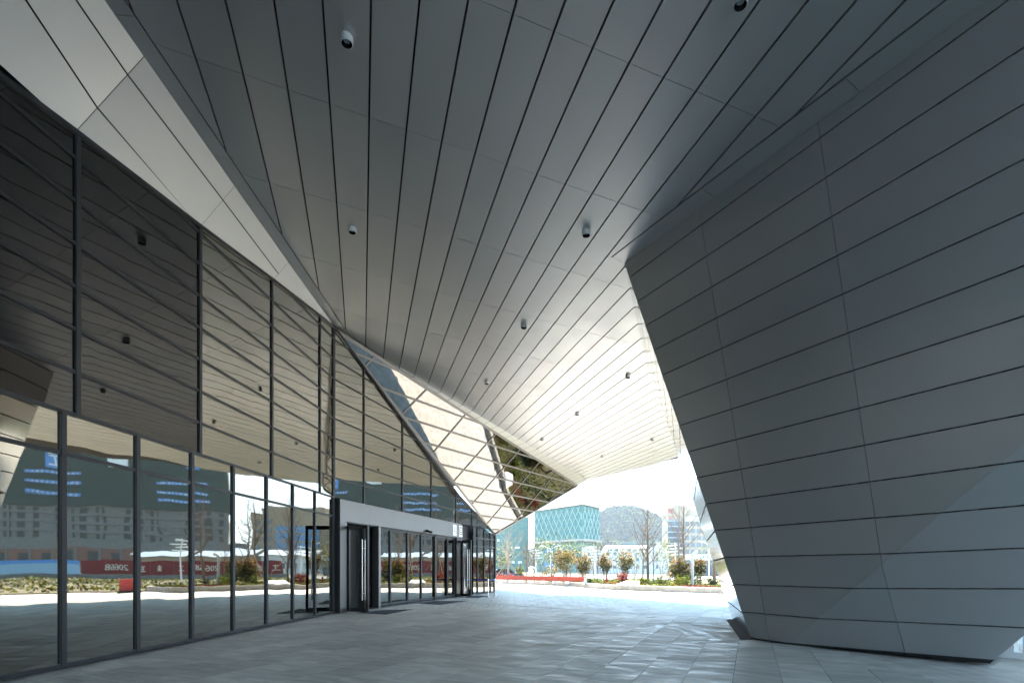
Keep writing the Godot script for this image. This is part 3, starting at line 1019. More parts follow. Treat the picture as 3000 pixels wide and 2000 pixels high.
var curb_pts: Array = []
func build_planter():
	for p in [[1405, 1706.5], [1462, 1709.3], [1560, 1712.5], [1650, 1716.5], [1700, 1719.5], [1755, 1725], [1800, 1728], [1900, 1731.5], [2000, 1735], [2120, 1739]]: curb_pts.append(on_ground(p[0], p[1]))
	curb_pts.append(Vector3(15.2, 0, -33.6))
	curb_pts.append(Vector3(16.4, 0, -35.0))
	curb_pts.append(Vector3(17.5, 0, -42.0))
	var pl := thing("planter", "long low concrete kerb planter curving along the sunlit paving", "planter", curb_pts[4])
	for i in curb_pts.size() - 1:
		var st := new_st()
		var a: Vector3 = curb_pts[i]
		var b: Vector3 = curb_pts[i + 1]
		var na := curb_normal(i)
		var nb := curb_normal(i + 1)
		var w := 0.34
		var e := (b - a).normalized() * 0.004
		var h := 0.37
		var c := (a + b) / 2 + na * w / 2 + Vector3(0, h / 2, 0)
		var q := [a + e, b - e, b - e + nb * w, a + e + na * w]
		var up := Vector3(0, h - 0.03, 0)
		var bev := Vector3(0, h, 0)
		face(st, q[0], q[1], q[1] + up, q[0] + up, c)
		face(st, q[0] + up, q[1] + up, q[1] + bev + nb * 0.03, q[0] + bev + na * 0.03, c)
		face(st, q[0] + bev + na * 0.03, q[1] + bev + nb * 0.03, q[2] + bev, q[3] + bev, c)
		face(st, q[3], q[2], q[2] + bev, q[3] + bev, c)
		face(st, q[0], q[3], q[3] + bev, q[0] + up, c)
		face(st, q[1], q[2], q[2] + bev, q[1] + up, c)
		put("kerb_stone", st, M.concrete, pl)
	var ss := new_st()
	var poly := PackedVector2Array()
	for i in curb_pts.size():
		var p: Vector3 = curb_pts[i] + curb_normal(i) * 0.3
		poly.append(Vector2(p.x, p.z))
	poly.append(Vector2(14, -62)); poly.append(Vector2(-10, -62))
	piece(ss, poly, func(x, z, d): return Vector3(x, SOIL - d, z), 0.0)
	put("soil", ss, M.soil, pl)
	# low flowers and leaves behind the kerb, which nobody could count
	var gc := new_st()
	for i in 15000:
		var f := rng.randf() * (curb_pts.size() - 3)
		var k := int(f)
		var back := 0.35 + pow(rng.randf(), 1.6) * 2.2
		var p: Vector3 = curb_pts[k].lerp(curb_pts[k + 1], f - k) + curb_normal(k).lerp(curb_normal(k + 1), f - k) * back
		p.y = SOIL + rng.randf() * 0.16 + 0.03
		var patch := sin(p.x * 1.7) + sin(p.x * 0.6 + back * 2.0) + rng.randfn() * 0.5
		leaf_at(gc, p, 0.10, pick(RED if patch > 0.9 else (LIME if patch > -0.2 else OLIVE)))
	var g := put("ground_cover", gc, M.leaf)
	tag(g, "low red and yellow green bedding plants behind the concrete kerb", "ground cover")
	setting(g, "stuff")
	# lawn farther back in the bed
	var lw := new_st()
	for i in 26000:
		var x := rng.randf_range(-9, 16)
		var z := rng.randf_range(-61, -38)
		var kz := curb_z(x) - 2.4
		if z > kz: continue
		var n := sin(x * 0.9 + z * 0.5) + sin(z * 0.8 - x * 0.3) + rng.randfn() * 0.4
		if n < -1.2: continue
		leaf_at(lw, Vector3(x, SOIL + rng.randf() * 0.08, z), 0.2, pick([Color(0.12, 0.20, 0.04), Color(0.17, 0.24, 0.06), Color(0.20, 0.22, 0.07)]))
	var l := put("bed_grass", lw, M.leaf)
	tag(l, "patchy green grass under the planter trees", "grass")
	setting(l, "stuff")
func curb_normal(i: int) -> Vector3:
	var a: Vector3 = curb_pts[maxi(i - 1, 0)]
	var b: Vector3 = curb_pts[mini(i + 1, curb_pts.size() - 1)]
	var d := (b - a).normalized()
	var n := Vector3(d.z, 0, -d.x)
	return n if n.z < 0 or n.x < -0.5 else -n
func curb_z(x: float) -> float:
	for i in curb_pts.size() - 1:
		if x >= curb_pts[i].x and x < curb_pts[i + 1].x:
			return lerpf(curb_pts[i].z, curb_pts[i + 1].z, (x - curb_pts[i].x) / (curb_pts[i + 1].x - curb_pts[i].x))
	return -50.0

func build_plants():
	var s := SOIL
	bare_tree("bare_tree", "tall bare young tree with upswept branches beside the white stone slab", gpt(1898, 44, s), 7.6, 3.1, 0.2, 26, 0.13, 0.13, "bare young trees in the planter", 0, 0.7)
	bare_tree("bare_tree", "tall bare tree rising behind the broad copper leaved bush", gpt(2003, 43, s), 7.4, 3.0, 0.38, 24, 0.11, 0.15, "bare young trees in the planter", 0, 0.6)
	bare_tree("bare_tree", "pale bare tree with wide forked crown behind the red bench", gpt(1489, 51, s), 4.9, 3.0, 0.33, 16, 0.10, 0.12, "bare young trees in the planter", 1, 0.6, 2)
	bare_tree("bare_tree", "slim brown bare tree with a green wrapped foot", gpt(1542, 50, s), 3.6, 1.7, 0.3, 20, 0.16, 0.07, "bare young trees in the planter", 0, 1.4)
	bare_tree("bare_tree", "small vase shaped bare tree between red bench and lamp post", gpt(1564, 49.5, s), 3.4, 1.6, 0.28, 20, 0.16, 0.07, "bare young trees in the planter", 0, 1.4)
	bare_tree("bare_tree", "thin grey bare tree between two clipped copper bushes", gpt(1752, 46, s), 3.5, 1.6, 0.25, 16, 0.16, 0.06, "bare young trees in the planter", 2, 1.2)
	bare_tree("bare_tree", "slender bare sapling touching the tall tree trunk", gpt(1884, 44.8, s), 5.2, 1.2, 0.3, 16, 0.2, 0.07, "bare young trees in the planter", 2, 1.5)
	bare_tree("bare_tree", "short twiggy bare sapling by the round green bush", gpt(1915, 45, s), 4.0, 1.2, 0.25, 16, 0.2, 0.06, "bare young trees in the planter", 2, 1.5)
	bare_tree("bare_tree", "bare tree standing near the end of the planter", Vector3(14.2, s, -37.5), 6.6, 2.4, 0.3, 24, 0.12, 0.11, "bare young trees in the planter", 0, 0.7)
	bare_tree("bare_tree", "bare tree with dense thin twigs past the copper bush", Vector3(12.6, s, -40.5), 7.0, 2.0, 0.25, 26, 0.14, 0.10, "bare young trees in the planter", 2, 0.9)
	stakes(gpt(1898, 44, s), 2.6, 1.9, "three slanting timber props round the tall bare tree")
	stakes(gpt(2003, 42.6, s), 2.4, 2.1, "three slanting timber props beside the broad copper bush")
	stakes(gpt(1488, 51, s), 1.9, 1.7, "three slanting timber props round the pale forked tree")
	stakes(gpt(1775, 46, s), 1.4, 1.0, "short timber props under the clipped copper tree")
	var sh := [["copper leaved tree with a rounded pink orange head behind the bench", 1655, 47.5, 31, 1640, 34, 1500], ["upright copper green tree with a dark lower half", 1711, 47, 20, 1655, 32, 1200], ["copper green lollipop tree on a thin bare stem", 1774, 46, 21, 1652, 28, 1100], ["loose copper green tree next to the red bush", 1832, 45.5, 25, 1648, 36, 1200], ["broad dense copper tipped bush beside the curved grey post", 1992, 40.5, 31, 1674, 40, 2600], ["narrow copper tipped bush right of the curved grey post", 2049, 41, 19, 1664, 30, 1300]]
	for a in sh:
		var k: float = a[2] / F
		var top_leafy: bool = a[6] > 2000
		shrub("copper_tree", a[0], "shrub", gpt(a[1], a[2], s), Vector3(a[3] * k * 1.12, a[5] * k * 1.05, a[3] * k * 1.12), 1.6 + (HY - a[4]) * k, int(a[6] * 1.5), 0.135, OLIVE, ORANGE, 7 if not top_leafy else 5, "copper leaved trees in the planter")
	shrub("leafy_bush", "small yellow green bush behind the long red bench", "bush", gpt(1524, 50, s), Vector3(0.46, 0.62, 0.46), 1.38, 600, 0.12, LIME + OLIVE, [], 3, "bushes in the planter")
	shrub("leafy_bush", "thin brown and green bush behind the middle of the red bench", "bush", gpt(1612, 49, s), Vector3(0.75, 0.75, 0.75), 1.15, 600, 0.12, OLIVE + PALE, ORANGE, 6, "bushes in the planter")
	shrub("red_bush", "round bright red leaved bush behind the white stone slab", "bush", gpt(1825, 41.5, s), Vector3(0.56, 0.40, 0.56), 0.82, 900, 0.11, RED, [], 0, "bushes in the planter")
	shrub("leafy_bush", "lime green ball bush next to the white stone slab", "bush", gpt(1886, 38.6, s), Vector3(0.40, 0.36, 0.40), 0.56, 900, 0.09, LIME, [], 0, "bushes in the planter")
	shrub("leafy_bush", "round mid green bush in front of the bare tree props", "bush", gpt(1936, 38.5, s), Vector3(0.48, 0.42, 0.48), 0.68, 1000, 0.09, GREEN + LIME, [], 0, "bushes in the planter")
	shrub("leafy_bush", "low blue green bush at the end of the red bench", "bush", gpt(1727, 43.5, s), Vector3(0.44, 0.27, 0.44), 0.55, 500, 0.1, GREEN, [], 0, "bushes in the planter")
	shrub("leafy_bush", "low dark spiky bush near the silver pillar edge", "bush", gpt(2085, 37.5, s), Vector3(0.36, 0.26, 0.36), 0.55, 450, 0.12, [Color(0.03, 0.06, 0.04), Color(0.06, 0.09, 0.05)], [], 0, "bushes in the planter")
	shrub("red_bush", "low red bush behind the left end of the bench", "bush", gpt(1468, 51.5, s), Vector3(0.7, 0.34, 0.5), 0.75, 450, 0.12, RED + PALE, [], 0, "bushes in the planter")
	shrub("red_bush", "spreading red bush under the pale forked tree", "bush", gpt(1502, 50.5, s), Vector3(0.7, 0.34, 0.5), 0.7, 450, 0.12, RED, [], 0, "bushes in the planter")
	shrub("leafy_bush", "lime bush on the sunlit end of the planter", "bush", Vector3(11.6, s, -36.6), Vector3(0.55, 0.45, 0.5), 0.7, 700, 0.1, LIME, [], 0, "bushes in the planter")
	shrub("leafy_bush", "clipped green bush behind the planter end", "bush", Vector3(13.2, s, -39.3), Vector3(0.8, 0.6, 0.8), 0.85, 800, 0.12, GREEN, [], 0, "bushes in the planter")
	# softer trees along the road beyond
	var far := [[1475, 62, 1.6, 2.2], [1586, 66, 2.2, 2.6], [1620, 72, 2.6, 3.2], [1668, 64, 2.2, 2.4], [1700, 75, 2.6, 3.4], [1742, 70, 2.2, 2.6], [1805, 78, 2.6, 3.0], [1860, 72, 2.2, 2.8], [1940, 80, 2.5, 3.2], [1962, 66, 1.9, 2.5], [2090, 84, 2.6, 3.4]]
	for i in far.size():
		var a: Array = far[i]
		var p := gpt(a[0], a[1], 0)
		var cy: float = a[3] * 0.75 + 0.9
		shrub("street_tree", ["thin pale tree behind the forked bare tree by the road", "thin pale tree behind the vase shaped bare tree", "pale spring tree beside the twin armed lamp", "pale spring tree behind the pink headed copper tree", "tall pale tree before the netted block corner", "pale tree next to the stacked lamp by the white house", "pale tree before the white house dormers", "pale tree behind the red bush before the white house", "pale tree before the gable of the white house", "pale tree at the foot of the beige tower glass flank", "pale tree beside the shop fascia near the pillar"][i], "tree", p, Vector3(a[2], a[3] * 0.8, a[2]), cy + 0.4, 800, 0.19, PALE, [], 6, "pale trees along the far road")

# ---------- things on and behind the planter ----------
func prism(st: SurfaceTool, foot: Array, y0: float, y1: float):
	var c := Vector3.ZERO
	for p in foot: c += p / foot.size()
	for i in foot.size():
		var a: Vector3 = foot[i]
		var b: Vector3 = foot[(i + 1) % foot.size()]
		face(st, Vector3(a.x, y0, a.z), Vector3(b.x, y0, b.z), Vector3(b.x, y1, b.z), Vector3(a.x, y1, a.z), Vector3(c.x, (y0 + y1) / 2, c.z))
	for i in range(1, foot.size() - 1):
		tri(st, Vector3(foot[0].x, y1, foot[0].z), Vector3(foot[i].x, y1, foot[i].z), Vector3(foot[i + 1].x, y1, foot[i + 1].z), Vector3.UP)
func build_garden_things():
	# bench
	var a := gpt(1445, 51.6)
	var b := gpt(1710, 43.2)
	var d := (b - a).normalized()
	var n := Vector3(d.z, 0, -d.x)
	if n.z > 0: n = -n
	var bench := thing("long_bench", "long red timber bench on white block legs behind the kerb", "bench", a.lerp(b, 0.5) + Vector3(0, SOIL, 0))
	var cnt := 4
	for i in cnt:
		var st := new_st()
		var p := a.lerp(b, float(i) / cnt) + d * 0.006
		var q := a.lerp(b, float(i + 1) / cnt) - d * 0.006
		prism(st, [p, q, q + n * 0.06, p + n * 0.06], 0.5, 0.87)
		put("front_board", st, M.red_wood, bench)
		var s2 := new_st()
		prism(s2, [p + n * 0.066, q + n * 0.066, q + n * 0.5, p + n * 0.5], 0.80, 0.86)
		put("seat_board", s2, M.red_wood, bench)
	for i in 8:
		var st := new_st()
		var p := a.lerp(b, (i + 0.5) / 8.0 if i < 7 else 0.985)
		prism(st, [p + n * 0.08, p + d * 0.16 + n * 0.08, p + d * 0.16 + n * 0.42, p + n * 0.42], SOIL - 0.02, 0.795)
		put("leg", st, M.white_paint, bench)
	# white slab on the kerb
	var w0 := gpt(1806, 38.3)
	var w1 := gpt(1872, 37.6)
	var wd := (w1 - w0)
	var wn := Vector3(wd.z, 0, -wd.x).normalized()
	if wn.z > 0: wn = -wn
	var ws := new_st()
	var y := 0.372
	var q0 := w0 + wn * 0.04 + Vector3(0, y, 0)
	var q1 := w1 + wn * 0.04 + Vector3(0, y, 0)
	var q2 := w1 + wn * 0.75 + Vector3(0, y + 0.28, 0) - wd.normalized() * 0.1
	var q3 := w0 + wn * 0.75 + Vector3(0, y + 0.28, 0) + wd.normalized() * 0.5
	var cc := (q0 + q1 + q2 + q3) / 4 - Vector3(0, 0.5, 0)
	face(ws, q0 + Vector3(0, 0.05, 0), q1 + Vector3(0, 0.05, 0), q2, q3, cc)
	face(ws, q0, q1, q1 + Vector3(0, 0.05, 0), q0 + Vector3(0, 0.05, 0), cc)
	face(ws, q1, q2 - Vector3(0, 0.28, 0), q2, q1 + Vector3(0, 0.05, 0), cc)
	face(ws, q0, q3 - Vector3(0, 0.28, 0), q3, q0 + Vector3(0, 0.05, 0), cc)
	tag(put("stone_slab", ws, M.white_paint), "white wedge shaped stone slab lying on the kerb", "stone")
	# curved grey post
	var pp := gpt(2029, 36.9, SOIL)
	var ps := new_st()
	tube(ps, pp, pp + Vector3(0, 2.0, 0), 0.10, 0.10, 10)
	var last := pp + Vector3(0, 2.0, 0)
	for i in 7:
		var t := (i + 1) / 7.0 * 1.45
		var nx := pp + Vector3(0.42 * (1 - cos(t)), 2.0 + 0.42 * sin(t), 0)
		tube(ps, last, nx, 0.10, 0.10, 10, i == 6)
		last = nx
	tag(put("curved_post", ps, M.grey_paint), "grey steel post bent over at the top beside the copper bush", "post")
	# hydrant
	var hp := gpt(1778, 43, SOIL)
	var hyd := thing("fire_hydrant", "red fire hydrant standing among the planter flowers", "hydrant", hp)
	var h1 := new_st()
	tube(h1, hp, hp + Vector3(0, 0.05, 0), 0.13, 0.13, 10)
	tube(h1, hp + Vector3(0, 0.05, 0), hp + Vector3(0, 0.5, 0), 0.085, 0.085, 10)
	put("barrel", h1, M.red_paint, hyd)
	var h2 := new_st()
	tube(h2, hp + Vector3(0, 0.5, 0), hp + Vector3(0, 0.6, 0), 0.11, 0.04, 10)
	put("bonnet", h2, M.red_paint, hyd)
	var h3 := new_st()
	tube(h3, hp + Vector3(-0.17, 0.36, 0), hp + Vector3(0.17, 0.36, 0), 0.05, 0.05, 8)
	put("outlet", h3, M.red_paint, hyd)
	# lamps
	tier_lamp(gpt(1570, 66), 3.9, "white stacked panel street lamp behind the vase shaped bare tree")
	tier_lamp(gpt(1744, 62), 3.7, "white stacked panel street lamp in front of the low white house")
	tier_lamp(gpt(1979, 56), 4.1, "white stacked panel street lamp before the beige tower")
	tier_lamp(Vector3(27.2, 0, -50.5), 4.6, "white stacked panel street lamp near the red hoarding")
	arm_lamp(gpt(1613, 84), 4.5, true, "twin armed white street lamp in front of the netted block")
	arm_lamp(gpt(2078, 78), 4.9, false, "single armed white street lamp left of the pillar edge")
	car(gpt(1482, 66, 0.02), 0.25, "dark blue car parked on the far road behind the forked tree")
func tier_lamp(p: Vector3, h: float, label: String):
	var t := thing("street_lamp", label, "street lamp", p, "street lamps")
	var s := new_st()
	tube(s, p, p + Vector3(0, h, 0), 0.09, 0.06, 8)
	put("pole", s, M.white_paint, t)
	for k in 4:
		var b := new_st()
		var y := h - 0.15 - 0.32 * k
		var o := 0.18 if k % 2 else -0.18
		obox(b, p + Vector3(o, y, 0), Vector3(0.62, 0.05, 0), Vector3(0, 0.06, 0), Vector3(0, 0, 0.22))
		put("lamp_panel", b, M.white_paint, t)
func arm_lamp(p: Vector3, h: float, twin: bool, label: String):
	var t := thing("street_lamp", label, "street lamp", p, "street lamps")
	var s := new_st()
	tube(s, p, p + Vector3(0, h, 0), 0.08, 0.05, 8)
	put("pole", s, M.white_paint, t)
	for k in ([-1.0, 1.0] if twin else [-1.0]):
		var b := new_st()
		tube(b, p + Vector3(0, h - 0.02, 0), p + Vector3(0.7 * k, h + 0.42, 0), 0.04, 0.035, 6)
		put("arm", b, M.white_paint, t)
		var l := new_st()
		obox(l, p + Vector3(1.15 * k, h + 0.52, 0), Vector3(0.45, 0.1 * k, 0), Vector3(0, 0.05, 0), Vector3(0, 0, 0.13))
		put("lamp_head", l, M.white_paint, t)
func car(p: Vector3, turn: float, label: String):
	var t := thing("parked_car", label, "car", p)
	var x := Vector3(cos(turn), 0, -sin(turn))
	var z := Vector3(sin(turn), 0, cos(turn))
	var prof := PackedVector2Array([Vector2(-2.1, 0.3), Vector2(2.1, 0.3), Vector2(2.15, 0.7), Vector2(1.9, 0.85), Vector2(1.0, 0.95), Vector2(-1.9, 1.0), Vector2(-2.12, 0.8)])
	var s := new_st()
	piece(s, prof, func(u, v, d): return p + x * u + Vector3(0, v, 0) + z * (0.85 - d), 1.7)
	piece(s, prof, func(u, v, d): return p + x * u + Vector3(0, v, 0) - z * (0.85 - d), 0.0)
	put("body", s, M.car_blue, t)
	var g := new_st()
	var cab := PackedVector2Array([Vector2(-1.6, 0.98), Vector2(1.0, 0.94), Vector2(0.35, 1.42), Vector2(-1.2, 1.45)])
	piece(g, cab, func(u, v, d): return p + x * u + Vector3(0, v, 0) + z * (0.72 - d), 1.44)
	put("cabin", g, M.black_gloss, t)
	for k in 4:
		var w := new_st()
		var c := p + x * (1.3 if k % 2 else -1.3) + z * (0.8 if k < 2 else -0.8) + Vector3(0, 0.32, 0)
		tube(w, c - z * 0.1, c + z * 0.1, 0.32, 0.32, 12)
		put("wheel", w, M.black, t)

# ---------- far buildings ----------
# windows, floors and so on are laid out on the flat face from a to b (seen from the viewer's side)
func wall_place(a: Vector3, b: Vector3) -> Callable:
	var e := (b - a).normalized()
	var n := Vector3(-e.z, 0, e.x)
	if n.dot(EYE - a) < 0: n = -n
	return func(x, y, d): return a + e * x + Vector3(0, y, 0) - n * d
func slab_on(st: SurfaceTool, place: Callable, r: PackedVector2Array, proud: float, thick: float):
	piece(st, r, func(x, y, d): return place.call(x, y, d - proud), thick)
func strokes(st: SurfaceTool, place: Callable, o: Vector2, s: float, ls: Array, w: float):
	for l in ls:
		var a := o + Vector2(l[0], l[1]) * s
		var b := o + Vector2(l[2], l[3]) * s
		var d := (b - a).normalized()
		var n := Vector2(-d.y, d.x) * w * s / 2
		piece(st, PackedVector2Array([a - n - d * w * s / 3, b - n + d * w * s / 3, b + n + d * w * s / 3, a + n - d * w * s / 3]), place, 0.0)
const CH_CHENG := [[.05, .78, .38, .84], [.22, .95, .22, .02], [.02, .62, .42, .62], [.22, .55, .03, .25], [.24, .5, .4, .3], [.52, .95, .9, .95], [.52, .95, .52, .62], [.9, .95, .9, .62], [.52, .62, .9, .62], [.5, .45, .95, .45], [.52, .25, .9, .25], [.45, .04, .98, .04], [.71, .45, .71, .04]]
const CH_JI := [[.1, .9, .22, .78], [.05, .6, .22, .6], [.22, .6, .22, .12], [.22, .12, .36, .24], [.46, .85, .88, .85], [.88, .85, .88, .52], [.48, .52, .88, .52], [.48, .52, .48, .1], [.48, .1, .92, .1], [.92, .1, .94, .28]]
const CH_NAN := [[.5, 1, .5, .62], [.1, .85, .9, .85], [.12, .62, .88, .62], [.12, .62, .12, .02], [.88, .62, .88, .02], [.35, .52, .42, .4], [.65, .52, .58, .4], [.28, .36, .72, .36], [.25, .2, .75, .2], [.5, .36, .5, .04]]
const CH_WU := [[.15, .92, .85, .92], [.5, .92, .38, .06], [.25, .55, .75, .55], [.75, .55, .72, .06], [.05, .06, .95, .06]]
const CH_GONG := [[.15, .9, .85, .9], [.5, .9, .5, .1], [.05, .1, .95, .1]]

func text_on(txt: String, m: Material, p: Vector3, right: Vector3, size: float, parent: Node, called := "lettering") -> MeshInstance3D:
	var f := SystemFont.new()
	f.font_names = PackedStringArray(["Droid Sans"])
	var tm := TextMesh.new()
	tm.text = txt
	tm.font = f
	tm.font_size = 64
	tm.pixel_size = size / 64.0
	tm.depth = 0.05
	var o := MeshInstance3D.new()
	o.name = called
	o.mesh = tm
	o.material_override = m
	parent.add_child(o, true)
	var z := right.cross(Vector3.UP)
	o.transform = Transform3D(Basis(right, Vector3.UP, z), p - (spot(parent) if parent != self else Vector3.ZERO))
	return o

func build_netted_block():
	var c0 := gpt(1707, 170)
	var l0 := gpt(1566, 191)
	var r0 := gpt(1757, 181)
	var top := 21.6
	var t := thing("netted_block", "unfinished block wrapped in teal safety net with white diagonal lattice", "building", c0)
	for side in [[l0, c0], [c0, r0]]:
		var a: Vector3 = side[0]
		var b: Vector3 = side[1]
		var w := (b - a).length()
		var pl := wall_place(a, b)
		var st := new_st()
		slab_on(st, pl, rect(0, 0, w, top), 0.0, 0.3)
		var net := put("safety_net", st, M.net, t)
		for k in 8:
			var fs := new_st()
			slab_on(fs, pl, rect(0, 2.6 * (k + 1) - 0.25, w, 2.6 * (k + 1) + 0.2), 0.06, 0.1)
			put("floor_edge", fs, M.net_dark, net)
		# posts
		var np := int(w / 6.0)
		for k in np:
			var fs := new_st()
			slab_on(fs, pl, rect(w * (k + 0.5) / np - 0.2, 0, w * (k + 0.5) / np + 0.25, top), 0.09, 0.1)
			put("column_line", fs, M.net_dark, net)
		# walkway half way up
		var ws := new_st()
		slab_on(ws, pl, rect(-0.4, 10.1, w + 0.4, 10.8), 1.1, 1.0)
		put("walkway", ws, M.scaffold, t)
		# lattice
		var out := rect(0, 0.5, w, top - 0.6)
		var step := 2.75
		for k in range(-6, int(w / step) + 2):
			for dir in [1.0, -1.0]:
				var x0 := k * step + (0.0 if dir > 0 else 0.0)
				var a2 := Vector2(x0, 0.5)
				var b2 := Vector2(x0 + dir * 14.0, 22.5)
				if dir < 0: a2.x += 14.0 ; b2.x += 14.0
				for l in clip_line(a2, b2, out):
					frame_bar("lattice_bar", l[0], l[1], pl, 0.10, 0.2, 0.0, M.lattice, net)
		# scaffold railing above
		for k in int(w / 1.6):
			var rs := new_st()
			var p: Vector3 = pl.call(k * 1.6 + 0.3, top, 0.2)
			tube(rs, p, p + Vector3(0, rng.randf_range(1.2, 3.0), 0), 0.08, 0.08, 4, false)
			put("scaffold_pole", rs, M.scaffold, t)
		var gs := new_st()
		slab_on(gs, pl, rect(-0.2, top + 0.0, w + 0.2, top + 0.25), 0.5, 0.6)
		slab_on(gs, pl, rect(-0.2, top + 1.35, w + 0.2, top + 1.5), 0.4, 0.1)
		put("guard_rail", gs, M.scaffold, t)
	var pl := wall_place(l0, c0)
	for y in [7.0, 2.2]:
		var bs := new_st()
		slab_on(bs, pl, rect(6.5, y, 11.0, y + 0.85), 0.35, 0.1)
		put("banner", bs, M.banner_blue, t)
	# body behind the net
	var bk := new_st()
	face(bk, r0, r0 + Vector3(-6, 0, -30), r0 + Vector3(-6, top, -30), r0 + Vector3(0, top, 0), c0)
	face(bk, l0 + Vector3(0, top, 0), c0 + Vector3(0, top, 0), r0 + Vector3(0, top, 0), r0 + Vector3(-20, top, -20), Vector3(0, -50, 0))
	put("roof", bk, M.net_dark, t)
	# a second, smaller wrapped block to its left
	var a := gpt(1400, 205)
	var b := gpt(1549, 205)
	var t2 := thing("netted_block", "lower teal netted block left of the white slit", "building", b)
	var p2 := wall_place(a, b)
	var w2 := (b - a).length()
	var s2 := new_st()
	slab_on(s2, p2, rect(0, 0, w2, 21.0), 0.0, 6.0)
	put("safety_net", s2, M.net, t2)
	for k in 7:
		var fs := new_st()
		slab_on(fs, p2, rect(0, 2.8 * (k + 1) - 0.3, w2, 2.8 * (k + 1) + 0.2), 0.08, 0.1)
		put("floor_edge", fs, M.net_dark, t2)
	for k in 12:
		var ls := new_st()
		var x := rng.randf_range(0.5, w2 - 2.5)
		var y := 2.8 * (rng.randi() % 6) + 3.4
		slab_on(ls, p2, rect(x, y, x + rng.randf_range(0.6, 2.0), y + 0.7), 0.1, 0.12)
		put("open_bay", ls, M.white_paint, t2)

func build_low_house():
	var a := gpt(1765, 150)
	var b := gpt(1956, 150)
	var t := thing("row_house", "long white house with pale roof and dormer strip below the wooded hill", "building", a.lerp(b, 0.5))
	var pl := wall_place(a, b)
	var w := (b - a).length()
	var st := new_st()
	slab_on(st, pl, rect(0, 0, w, 6.1), 0.0, 8.0)
	put("wall", st, M.pale_wall, t)
	var rs := new_st()
	var q := [pl.call(-0.3, 6.1, -0.4), pl.call(w - 5.0, 6.1, -0.4), pl.call(w - 5.0, 8.3, 3.5), pl.call(1.5, 8.3, 3.5)]
	face(rs, q[0], q[1], q[2], q[3], pl.call(w / 2, 0, 4.0))
	var roof := put("roof", rs, M.pale_roof, t)
	var rr := new_st()
	slab_on(rr, pl, rect(1.3, 8.25, w - 4.8, 8.5), -3.3, 0.4)
	put("ridge", rr, M.far_dark, roof)
	# gable end at the right
	var gs := new_st()
	piece(gs, PackedVector2Array([Vector2(w - 5.6, 0), Vector2(w + 0.2, 0), Vector2(w + 0.2, 6.3), Vector2(w - 2.6, 8.5), Vector2(w - 5.6, 6.3)]), func(x, y, d): return pl.call(x, y, d - 0.5), 0.5)
	put("gable", gs, M.pale_wall, t)
	for k in 7:
		var ds := new_st()
		slab_on(ds, pl, rect(1.5 + 1.75 * k, 6.25, 1.5 + 1.75 * k + 1.3, 7.0), 0.2, 1.5)
		put("dormer_window", ds, M.far_glass, roof)
	for y in [1.4, 3.4, 5.0]:
		for k in 6:
			var ws := new_st()
			slab_on(ws, pl, rect(1.0 + 2.1 * k, y, 1.0 + 2.1 * k + 0.9, y + 0.9), 0.03, 0.05)
			put("window", ws, M.far_glass, t)
		var ws := new_st()
		slab_on(ws, pl, rect(w - 3.4, y, w - 2.7, y + 1.0), 0.55, 0.05)
		put("window", ws, M.far_glass, t)
	var a2 := gpt(1715, 158)
	var b2 := gpt(1766, 158)
	var t2 := thing("row_house", "small white gabled house beside the teal netted block", "building", a2)
	var p2 := wall_place(a2, b2)
	var w2 := (b2 - a2).length()
	var hs := new_st()
	piece(hs, PackedVector2Array([Vector2(0, 0), Vector2(w2, 0), Vector2(w2, 6.0), Vector2(w2 * 0.6, 8.0), Vector2(0, 8.0)]), p2, 8.0)
	put("wall", hs, M.pale_wall, t2)
	var r2 := new_st()
	face(r2, p2.call(w2 + 0.3, 5.9, -0.4), p2.call(w2 * 0.6, 8.05, -0.4), p2.call(w2 * 0.6, 8.05, 8), p2.call(w2 + 0.3, 5.9, 8), p2.call(0, 0, 4))
	put("roof", r2, M.pale_roof, t2)
	# low shop front with a white fascia
	var a3 := gpt(2005, 105)
	var b3 := gpt(2125, 105)
	var t3 := thing("shop_front", "low shop with a white fascia sign in front of the beige tower", "building", a3)
	var p3 := wall_place(a3, b3)
	var w3 := (b3 - a3).length()
	var s3 := new_st()
	slab_on(s3, p3, rect(0, 0, w3, 3.1), 0.0, 4.0)
	put("wall", s3, M.far_glass, t3)
	var s4 := new_st()
	slab_on(s4, p3, rect(0, 3.15, w3, 4.2), 0.2, 1.0)
	put("fascia", s4, M.white_paint, t3)
	var s5 := new_st()
	piece(s5, PackedVector2Array([Vector2(w3 * 0.4, 3.9), Vector2(w3 * 0.4 + 0.9, 3.9), Vector2(w3 * 0.4 + 0.45, 3.45)]), func(x, y, d): return p3.call(x, y, d - 0.23), 0.02)
	for k in 4: slab_on(s5, p3, rect(w3 * 0.4 + 1.2 + k * 0.75, 3.45, w3 * 0.4 + 1.75 + k * 0.75, 3.9), 0.22, 0.02)
	put("sign_mark", s5, M.banner_blue, t3)

